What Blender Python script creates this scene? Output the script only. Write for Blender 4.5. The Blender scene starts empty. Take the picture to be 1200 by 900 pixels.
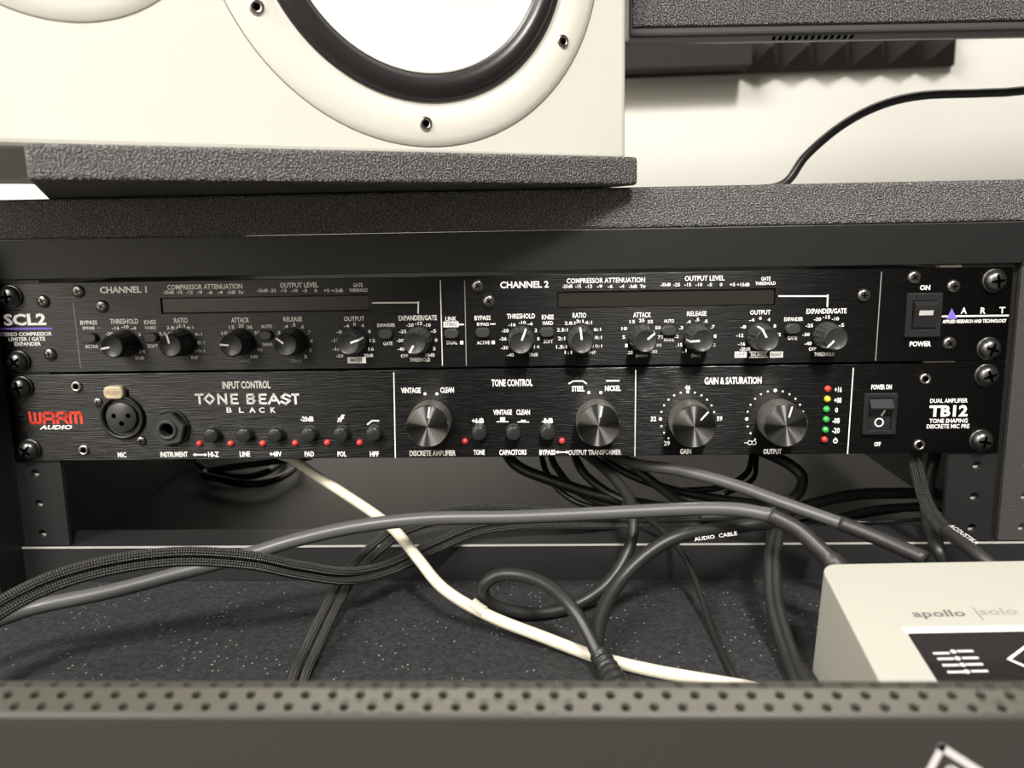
import bpy, bmesh, math, random
from mathutils import Matrix, Vector
random.seed(7)
scn = bpy.context.scene
COL = scn.collection
MM = 0.001

# ------------------------------------------------------------------ camera
cd = bpy.data.cameras.new('camera')
cam = bpy.data.objects.new('camera', cd)
COL.objects.link(cam)
r0 = (0.99930461, 0.03252944, -0.01822438)      # camera right
r1 = (0.01209779, 0.17946131, 0.98369064)       # camera up
r2 = (0.03526948, -0.98322707, 0.17894298)      # camera back
cam.matrix_world = Matrix(((r0[0], r1[0], r2[0], 0.0228405), (r0[1], r1[1], r2[1], -0.4041059),
                           (r0[2], r1[2], r2[2], 0.0656232), (0, 0, 0, 1)))
cd.sensor_width = 36.0
cd.lens = 998.464 / 1200 * 36.0
cd.clip_start = 0.01
cd.clip_end = 50
cd.dof.use_dof = True
cd.dof.focus_distance = 0.400
cd.dof.aperture_fstop = 10.5
scn.camera = cam
# ------------------------------------------------------------------ world, lights, exposure
scn.view_settings.view_transform = 'Standard'
scn.view_settings.look = 'None'
scn.view_settings.gamma = 1
scn.view_settings.use_curve_mapping = False
scn.view_settings.exposure = 1.12
w = bpy.data.worlds.new('world')
scn.world = w
w.use_nodes = True
w.node_tree.nodes['Background'].inputs[0].default_value = (1.0, 0.96, 0.90, 1)
w.node_tree.nodes['Background'].inputs[1].default_value = 0.05

def area(name, loc, size, sizey, power, col, rot=(0, 0, 0)):
    l = bpy.data.lights.new(name, 'AREA')
    l.shape = 'RECTANGLE'
    l.size = size; l.size_y = sizey; l.energy = power; l.color = col
    o = bpy.data.objects.new(name, l)
    o.location = loc; o.rotation_euler = rot
    COL.objects.link(o)
    return o
WARM = (1.0, 0.965, 0.905)
area('ceiling_panel_light', (0.37, -1.45, 1.60), 0.24, 0.5, 36, WARM)
area('ceiling_panel_light', (-1.20, -1.75, 1.60), 1.1, 1.3, 52, WARM)
area('ceiling_panel_light', (0.2, 0.30, 1.60), 1.6, 0.2, 5, WARM)

# ------------------------------------------------------------------ helpers
def new_mesh(name, verts, faces, smooth=False, scale=MM):
    me = bpy.data.meshes.new(name)
    me.from_pydata([(v[0]*scale, v[1]*scale, v[2]*scale) for v in verts], [], faces)
    if smooth:
        me.polygons.foreach_set('use_smooth', [True]*len(me.polygons))
    me.update()
    return me

class MB:
    """collects shapes (in millimetres) for ONE mesh"""
    def __init__(s): s.v = []; s.f = []; s.sm = []; s.mi = []; s.cur = 0
    def add(s, vs, fs, smooth=False):
        n = len(s.v); s.v += [tuple(q) for q in vs]
        for f in fs: s.f.append(tuple(i+n for i in f)); s.sm.append(smooth); s.mi.append(s.cur)
        return s
    def box(s, x0, x1, y0, y1, z0, z1, b=0.0, seg=2):
        bm = bmesh.new()
        bmesh.ops.create_cube(bm, size=1)
        for v in bm.verts:
            v.co = Vector((x0+(v.co.x+.5)*(x1-x0), y0+(v.co.y+.5)*(y1-y0), z0+(v.co.z+.5)*(z1-z0)))
        if b > 0:
            bmesh.ops.bevel(bm, geom=bm.edges[:], offset=b, segments=seg, affect='EDGES', profile=0.5)
        bm.verts.index_update()
        s.add([v.co[:] for v in bm.verts], [[v.index for v in f.verts] for f in bm.faces])
        bm.free(); return s
    def lathe(s, prof, n=32, cx=0, cy=0, mod=None, cap0=False, cap1=False, smooth=True):
        vs = []; fs = []
        for k, (r, z) in enumerate(prof):
            for i in range(n):
                a = 2*math.pi*i/n
                rr = r + (mod(k, i) if mod else 0)
                vs.append((cx+rr*math.cos(a), cy+rr*math.sin(a), z))
        for k in range(len(prof)-1):
            for i in range(n):
                j = (i+1) % n
                fs.append((k*n+i, k*n+j, (k+1)*n+j, (k+1)*n+i))
        s.add(vs, fs, smooth)
        m = len(s.v)-len(vs)
        if cap1: s.f.append(tuple(m+(len(prof)-1)*n+i for i in range(n))); s.sm.append(False); s.mi.append(s.cur)
        if cap0: s.f.append(tuple(m+i for i in range(n))[::-1]); s.sm.append(False); s.mi.append(s.cur)
        return s
    def prism(s, poly, z0, z1, smooth=False):
        n = len(poly)
        vs = [(x, y, z0) for x, y in poly]+[(x, y, z1) for x, y in poly]
        s.add(vs, [tuple(range(n))[::-1], tuple(range(n, 2*n))])
        s.add(vs, [(i, (i+1) % n, n+(i+1) % n, n+i) for i in range(n)], smooth)
        return s
    def stroke(s, pts, wd, z, z1=None):
        """flat printed stroke with square ends"""
        for a, b in zip(pts[:-1], pts[1:]):
            dx, dy = b[0]-a[0], b[1]-a[1]; L = math.hypot(dx, dy) or 1
            ux, uy = dx/L*wd/2, dy/L*wd/2
            s.add([(a[0]-ux+uy, a[1]-uy-ux, z), (b[0]+ux+uy, b[1]+uy-ux, z), (b[0]+ux-uy, b[1]+uy+ux, z), (a[0]-ux-uy, a[1]-uy+ux, z)], [(0, 1, 2, 3)])
        return s
    def ring(s, cx, cy, r, wd, z, n=24):
        vs = []
        for i in range(n):
            a = 2*math.pi*i/n
            vs += [(cx+(r+wd/2)*math.cos(a), cy+(r+wd/2)*math.sin(a), z), (cx+(r-wd/2)*math.cos(a), cy+(r-wd/2)*math.sin(a), z)]
        s.add(vs, [(2*i, (2*i+2) % (2*n), (2*i+3) % (2*n), 2*i+1) for i in range(n)]); return s
    def disc(s, cx, cy, r, z, n=12):
        s.add([(cx+r*math.cos(2*math.pi*i/n), cy+r*math.sin(2*math.pi*i/n), z) for i in range(n)], [tuple(range(n))]); return s
    def mesh(s, name):
        me = new_mesh(name, s.v, s.f)
        me.polygons.foreach_set('use_smooth', s.sm)
        me.polygons.foreach_set('material_index', s.mi)
        return me

def link(name, me, mats, parent=None, loc=(0, 0, 0), rot=None):
    o = bpy.data.objects.new(name, me)
    COL.objects.link(o)
    if mats is not None and hasattr(me, 'materials') and len(me.materials) == 0:
        for m in (mats if isinstance(mats, (list, tuple)) else [mats]): me.materials.append(m)
    if parent: o.parent = parent
    o.location = (loc[0]*MM, loc[1]*MM, loc[2]*MM)
    if rot: o.rotation_euler = rot
    return o
def tag(o, label=None, cat=None, group=None, kind=None):
    if label: o['label'] = label
    if cat: o['category'] = cat
    if group: o['group'] = group
    if kind: o['kind'] = kind
    return o
def root(name, loc, label, cat, rot=(0, 0, 0), group=None):
    o = bpy.data.objects.new(name, None); COL.objects.link(o)
    o.empty_display_size = 0.01
    o.location = (loc[0]*MM, loc[1]*MM, loc[2]*MM); o.rotation_euler = rot
    return tag(o, label, cat, group)

# ------------------------------------------------------------------ materials
def mat(name, col, rough=0.5, metal=0.0, **k):
    m = bpy.data.materials.new(name); m.use_nodes = True
    nt = m.node_tree; b = nt.nodes['Principled BSDF']
    b.inputs['Base Color'].default_value = (*col, 1)
    b.inputs['Roughness'].default_value = rough
    b.inputs['Metallic'].default_value = metal
    if 'spec' in k: b.inputs['Specular IOR Level'].default_value = k['spec']
    if 'coat' in k: b.inputs['Coat Weight'].default_value = k['coat']; b.inputs['Coat Roughness'].default_value = k.get('coatr', .1)
    if 'aniso' in k: b.inputs['Anisotropic'].default_value = k['aniso']
    if 'trans' in k: b.inputs['Transmission Weight'].default_value = k['trans']
    if 'sheen' in k: b.inputs['Sheen Weight'].default_value = k['sheen']
    N = nt.nodes.new; L = nt.links.new
    if 'bump' in k:                      # (scale_vec, strength, distance, detail)
        sc, st, di, de = k['bump']
        tc = N('ShaderNodeTexCoord'); mp = N('ShaderNodeMapping'); mp.inputs['Scale'].default_value = sc
        nz = N('ShaderNodeTexNoise'); nz.inputs['Scale'].default_value = 1.0; nz.inputs['Detail'].default_value = de
        bp = N('ShaderNodeBump'); bp.inputs['Strength'].default_value = st; bp.inputs['Distance'].default_value = di
        L(tc.outputs['Object'], mp.inputs[0]); L(mp.outputs[0], nz.inputs[0]); L(nz.outputs[0], bp.inputs['Height'])
        L(bp.outputs[0], b.inputs['Normal'])
        if 'vary' in k:                  # (lo, hi, colour2) glints of the grain painted as lighter colour
            lo, hi, c2 = k['vary']
            rp = N('ShaderNodeValToRGB'); rp.color_ramp.elements[0].position = lo; rp.color_ramp.elements[1].position = hi
            rp.color_ramp.elements[0].color = (*col, 1); rp.color_ramp.elements[1].color = (*c2, 1)
            L(nz.outputs[0], rp.inputs[0]); L(rp.outputs[0], b.inputs['Base Color'])
    return m
def tangent(m, kind='RADIAL', axis='Z'):
    nt = m.node_tree; t = nt.nodes.new('ShaderNodeTangent'); t.direction_type = kind; t.axis = axis
    nt.links.new(t.outputs[0], nt.nodes['Principled BSDF'].inputs['Tangent'])

M = {}
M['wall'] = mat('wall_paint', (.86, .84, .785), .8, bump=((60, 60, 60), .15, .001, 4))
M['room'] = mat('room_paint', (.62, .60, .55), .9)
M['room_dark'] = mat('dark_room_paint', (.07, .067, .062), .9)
M['added_reflector'] = mat('pale_reflector', (.80, .78, .73), .6)
M['floor'] = mat('floor_boards', (.10, .08, .06), .6)
M['laminate'] = mat('black_textured_laminate', (.048, .046, .044), .36, bump=((1500, 1500, 1500), 1.0, .0010, .5), vary=(.48, .68, (.22, .215, .21)))
M['black_paint'] = mat('black_board', (.006, .006, .006), .5, bump=((500, 500, 500), .12, .0003, 2))
M['side'] = mat('black_side_board', (.008, .008, .008), .5, bump=((700, 700, 700), .2, .0003, 2))
M['grain'] = mat('black_grained_plate', (.050, .048, .046), .5, bump=((700, 700, 700), .5, .0006, 3))
M['ledge'] = mat('ledge_paint', (.020, .020, .020), .34, bump=((800, 800, 800), .08, .0002, 2))
M['inner'] = mat('inner_board', (.013, .011, .010), .5)
M['edge'] = mat('painted_highlight', (.50, .49, .46), .35, .2)  # pale colour painted in for highlights on the ledge and inside holes
M['steel_black'] = mat('black_steel', (.020, .020, .020), .40, .2, bump=((900, 900, 900), .15, .0002, 2))
M['chassis'] = mat('chassis_steel', (.02, .02, .02), .4, .5)
M['panelA'] = mat('brushed_black_aluminium', (.040, .040, .040), .30, 1.0, aniso=.9, bump=((75, 2600, 20), .42, .0004, 1.5))
M['panelB'] = mat('brushed_black_aluminium_lower', (.045, .045, .045), .27, 1.0, aniso=.9, bump=((80, 2500, 20), .5, .00047, 1.5))
for q in ('panelA', 'panelB'):           # brushed sideways: the grooves scatter light up and down
    nt_ = M[q].node_tree; cx_ = nt_.nodes.new('ShaderNodeCombineXYZ'); cx_.inputs[2].default_value = 1
    nt_.links.new(cx_.outputs[0], nt_.nodes['Principled BSDF'].inputs['Tangent'])
M['ink'] = mat('white_ink', (.93, .92, .89), .6)
M['ink_dim'] = mat('grey_ink', (.24, .24, .235), .6)
M['ink_black'] = mat('black_ink', (.01, .01, .01), .6)
M['ink_purple'] = mat('violet_ink', (.20, .14, .62), .6)
M['ink_red'] = mat('red_ink', (.80, .055, .03), .5)
M['window'] = mat('smoked_window', (.024, .020, .017), .28)
M['knob'] = mat('black_rubber_knob', (.030, .030, .030), .36, bump=((900, 900, 900), .25, .0002, 2))
M['knobside'] = mat('knurled_black_aluminium', (.50, .48, .44), .42, 1.0)
M['knobrim'] = mat('cut_aluminium_rim', (.55, .54, .52), .22, 1.0)
M['knobface'] = mat('spun_black_aluminium', (.36, .36, .36), .26, 1.0, aniso=1.0)
tangent(M['knobface']); M['knobface'].node_tree.nodes['Principled BSDF'].inputs['Anisotropic Rotation'].default_value = .25
M['button'] = mat('black_button', (.022, .023, .023), .3, coat=.2)
M['cap'] = mat('grey_button', (.045, .045, .042), .32)
M['rocker'] = mat('black_rocker', (.017, .017, .018), .33, bump=((900, 900, 900), .15, .0002, 2))
M['screw'] = mat('black_screw', (.24, .23, .22), .28, .95)
M['screwdark'] = mat('screw_recess', (.001, .001, .001), .9, spec=0.0)
M['bigscrew'] = mat('blackened_screw', (.14, .14, .136), .32, .95)
M['silver'] = mat('silver_screw', (.62, .58, .50), .25, 1.0)
M['plastic'] = mat('black_plastic', (.022, .022, .022), .35)
M['plastic_grey'] = mat('dark_grey_plastic', (.050, .050, .050), .38)
M['tab'] = mat('pale_metal_tab', (.78, .64, .44), .42, .35, bump=((900, 900, 900), .35, .0004, 2))
M['led_r'] = mat('red_led', (.62, .05, .045), .18, coat=.6, coatr=.05)
M['led_g'] = mat('green_led', (.05, .42, .09), .18, coat=.6, coatr=.05)
M['led_y'] = mat('yellow_led', (.75, .55, .03), .18, coat=.6, coatr=.05)
M['white_lacquer'] = mat('white_lacquer', (.67, .65, .59), .38, bump=((300, 300, 300), .05, .0003, 2))
M['ring_white'] = mat('white_ring', (.70, .68, .61), .33)
M['cone'] = mat('white_cone', (.84, .82, .76), .42)
M['gap'] = mat('joint_gap', (.16, .14, .12), .7)
M['surround'] = mat('rubber_surround', (.020, .018, .019), .34)
M['monitor'] = mat('speckled_black_plastic', (.020, .020, .022), .34, bump=((1500, 1500, 1500), 1.0, .0010, .5), vary=(.48, .66, (.20, .195, .20)))
M['monitor_plain'] = mat('grey_black_plastic', (.055, .053, .050), .42)
M['foam'] = mat('charcoal_foam', (.028, .024, .021), .95, bump=((500, 500, 500), .5, .001, 3))
M['grey'] = mat('grey_cable_jacket', (.085, .085, .083), .38, bump=((400, 400, 400), .06, .0005, 2))
M['rubber'] = mat('black_cable_jacket', (.018, .018, .017), .42, bump=((500, 500, 500), .1, .0005, 2))
M['gloss'] = mat('glossy_black_jacket', (.020, .020, .020), .25)
M['sleeve'] = mat('shrink_sleeve', (.024, .022, .023), .45, bump=((700, 700, 700), .25, .0004, 2))
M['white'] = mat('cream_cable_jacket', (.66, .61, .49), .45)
M['boot'] = M['rubber']
M['tapew'] = mat('clear_cable_tag', (.50, .46, .38), .25)
M['silverbox'] = mat('champagne_metal', (.42, .41, .36), .5, .15, bump=((900, 900, 900), .08, .0002, 2))
M['bezel'] = mat('bright_bezel', (.95, .94, .90), .3, .3)
M['glass'] = mat('black_display_glass', (.018, .015, .016), .07, coat=.5, coatr=.03)
M['ink_grey'] = mat('grey_print', (.12, .115, .11), .6)
M['ink_lgrey'] = mat('light_grey_print', (.27, .26, .24), .6)
M['ink_mark'] = mat('pale_grey_print', (.55, .53, .52), .5)
M['front'] = mat('satin_dark_metal', (.046, .042, .038), .36, .2)
M['fronttop'] = mat('rail_top_painted_sheen', (.095, .09, .075), .32, .4)  # lighter than the rail body, its reflected light put into the colour

def braid_mat():
    m = mat('black_woven_jacket', (.03, .03, .03), .33)
    nt = m.node_tree; N = nt.nodes.new; L = nt.links.new; b = nt.nodes['Principled BSDF']
    uv = N('ShaderNodeUVMap'); uv.uv_map = 'UVMap'
    outs = []
    for s in (1, -1):
        sx = N('ShaderNodeVectorMath'); sx.operation = 'DOT_PRODUCT'
        sx.inputs[1].default_value = (.50*6.2832, s*5*6.2832, 0)   # u in millimetres, v round the cable
        L(uv.outputs[0], sx.inputs[0])
        sn = N('ShaderNodeMath'); sn.operation = 'SINE'; L(sx.outputs['Value'], sn.inputs[0]); outs.append(sn)
    mu = N('ShaderNodeMath'); mu.operation = 'MULTIPLY'; L(outs[0].outputs[0], mu.inputs[0]); L(outs[1].outputs[0], mu.inputs[1])
    bp = N('ShaderNodeBump'); bp.inputs['Strength'].default_value = .9; bp.inputs['Distance'].default_value = .0005
    L(mu.outputs[0], bp.inputs['Height']); L(bp.outputs[0], b.inputs['Normal'])
    rp = N('ShaderNodeValToRGB'); rp.color_ramp.elements[0].position = .35; rp.color_ramp.elements[1].position = .85
    rp.color_ramp.elements[0].color = (.012, .012, .012, 1); rp.color_ramp.elements[1].color = (.17, .165, .15, 1)  # paler crests paint the weave's highlights into the colour
    L(mu.outputs[0], rp.inputs[0]); L(rp.outputs[0], b.inputs['Base Color'])
    return m
M['braid'] = braid_mat()

def felt_mat():
    m = mat('dusty_black_felt', (.024, .024, .025), .85)
    nt = m.node_tree; N = nt.nodes.new; L = nt.links.new; b = nt.nodes['Principled BSDF']
    tc = N('ShaderNodeTexCoord')
    n1 = N('ShaderNodeTexNoise'); n1.inputs['Scale'].default_value = 520; n1.inputs['Detail'].default_value = 4
    n2 = N('ShaderNodeTexNoise'); n2.inputs['Scale'].default_value = 40; n2.inputs['Detail'].default_value = 3
    L(tc.outputs['Object'], n1.inputs[0]); L(tc.outputs['Object'], n2.inputs[0])
    vo = N('ShaderNodeTexVoronoi'); vo.inputs['Scale'].default_value = 430; L(tc.outputs['Object'], vo.inputs['Vector'])
    th = N('ShaderNodeMath'); th.operation = 'LESS_THAN'; th.inputs[1].default_value = .16; L(vo.outputs['Distance'], th.inputs[0])
    sp = N('ShaderNodeSeparateColor'); L(vo.outputs['Color'], sp.inputs[0])
    t2 = N('ShaderNodeMath'); t2.operation = 'GREATER_THAN'; t2.inputs[1].default_value = .66; L(sp.outputs[0], t2.inputs[0])
    t3 = N('ShaderNodeMath'); t3.operation = 'GREATER_THAN'; t3.inputs[1].default_value = .47; L(n2.outputs[0], t3.inputs[0])
    m1 = N('ShaderNodeMath'); m1.operation = 'MULTIPLY'; L(th.outputs[0], m1.inputs[0]); L(t2.outputs[0], m1.inputs[1])
    m2 = N('ShaderNodeMath'); m2.operation = 'MULTIPLY'; L(m1.outputs[0], m2.inputs[0]); L(t3.outputs[0], m2.inputs[1])
    rp = N('ShaderNodeValToRGB'); rp.color_ramp.elements[0].position = .35; rp.color_ramp.elements[1].position = .75
    rp.color_ramp.elements[0].color = (.006, .006, .007, 1); rp.color_ramp.elements[1].color = (.030, .030, .031, 1)
    L(n1.outputs[0], rp.inputs[0])
    mx = N('ShaderNodeMix'); mx.data_type = 'RGBA'; L(m2.outputs[0], mx.inputs['Factor']); L(rp.outputs[0], mx.inputs[6]); mx.inputs[7].default_value = (.34, .33, .31, 1)
    L(mx.outputs[2], b.inputs['Base Color'])
    bp = N('ShaderNodeBump'); bp.inputs['Strength'].default_value = .6; bp.inputs['Distance'].default_value = .0006
    L(n1.outputs[0], bp.inputs['Height']); L(bp.outputs[0], b.inputs['Normal'])
    return m
M['felt'] = felt_mat()

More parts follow.
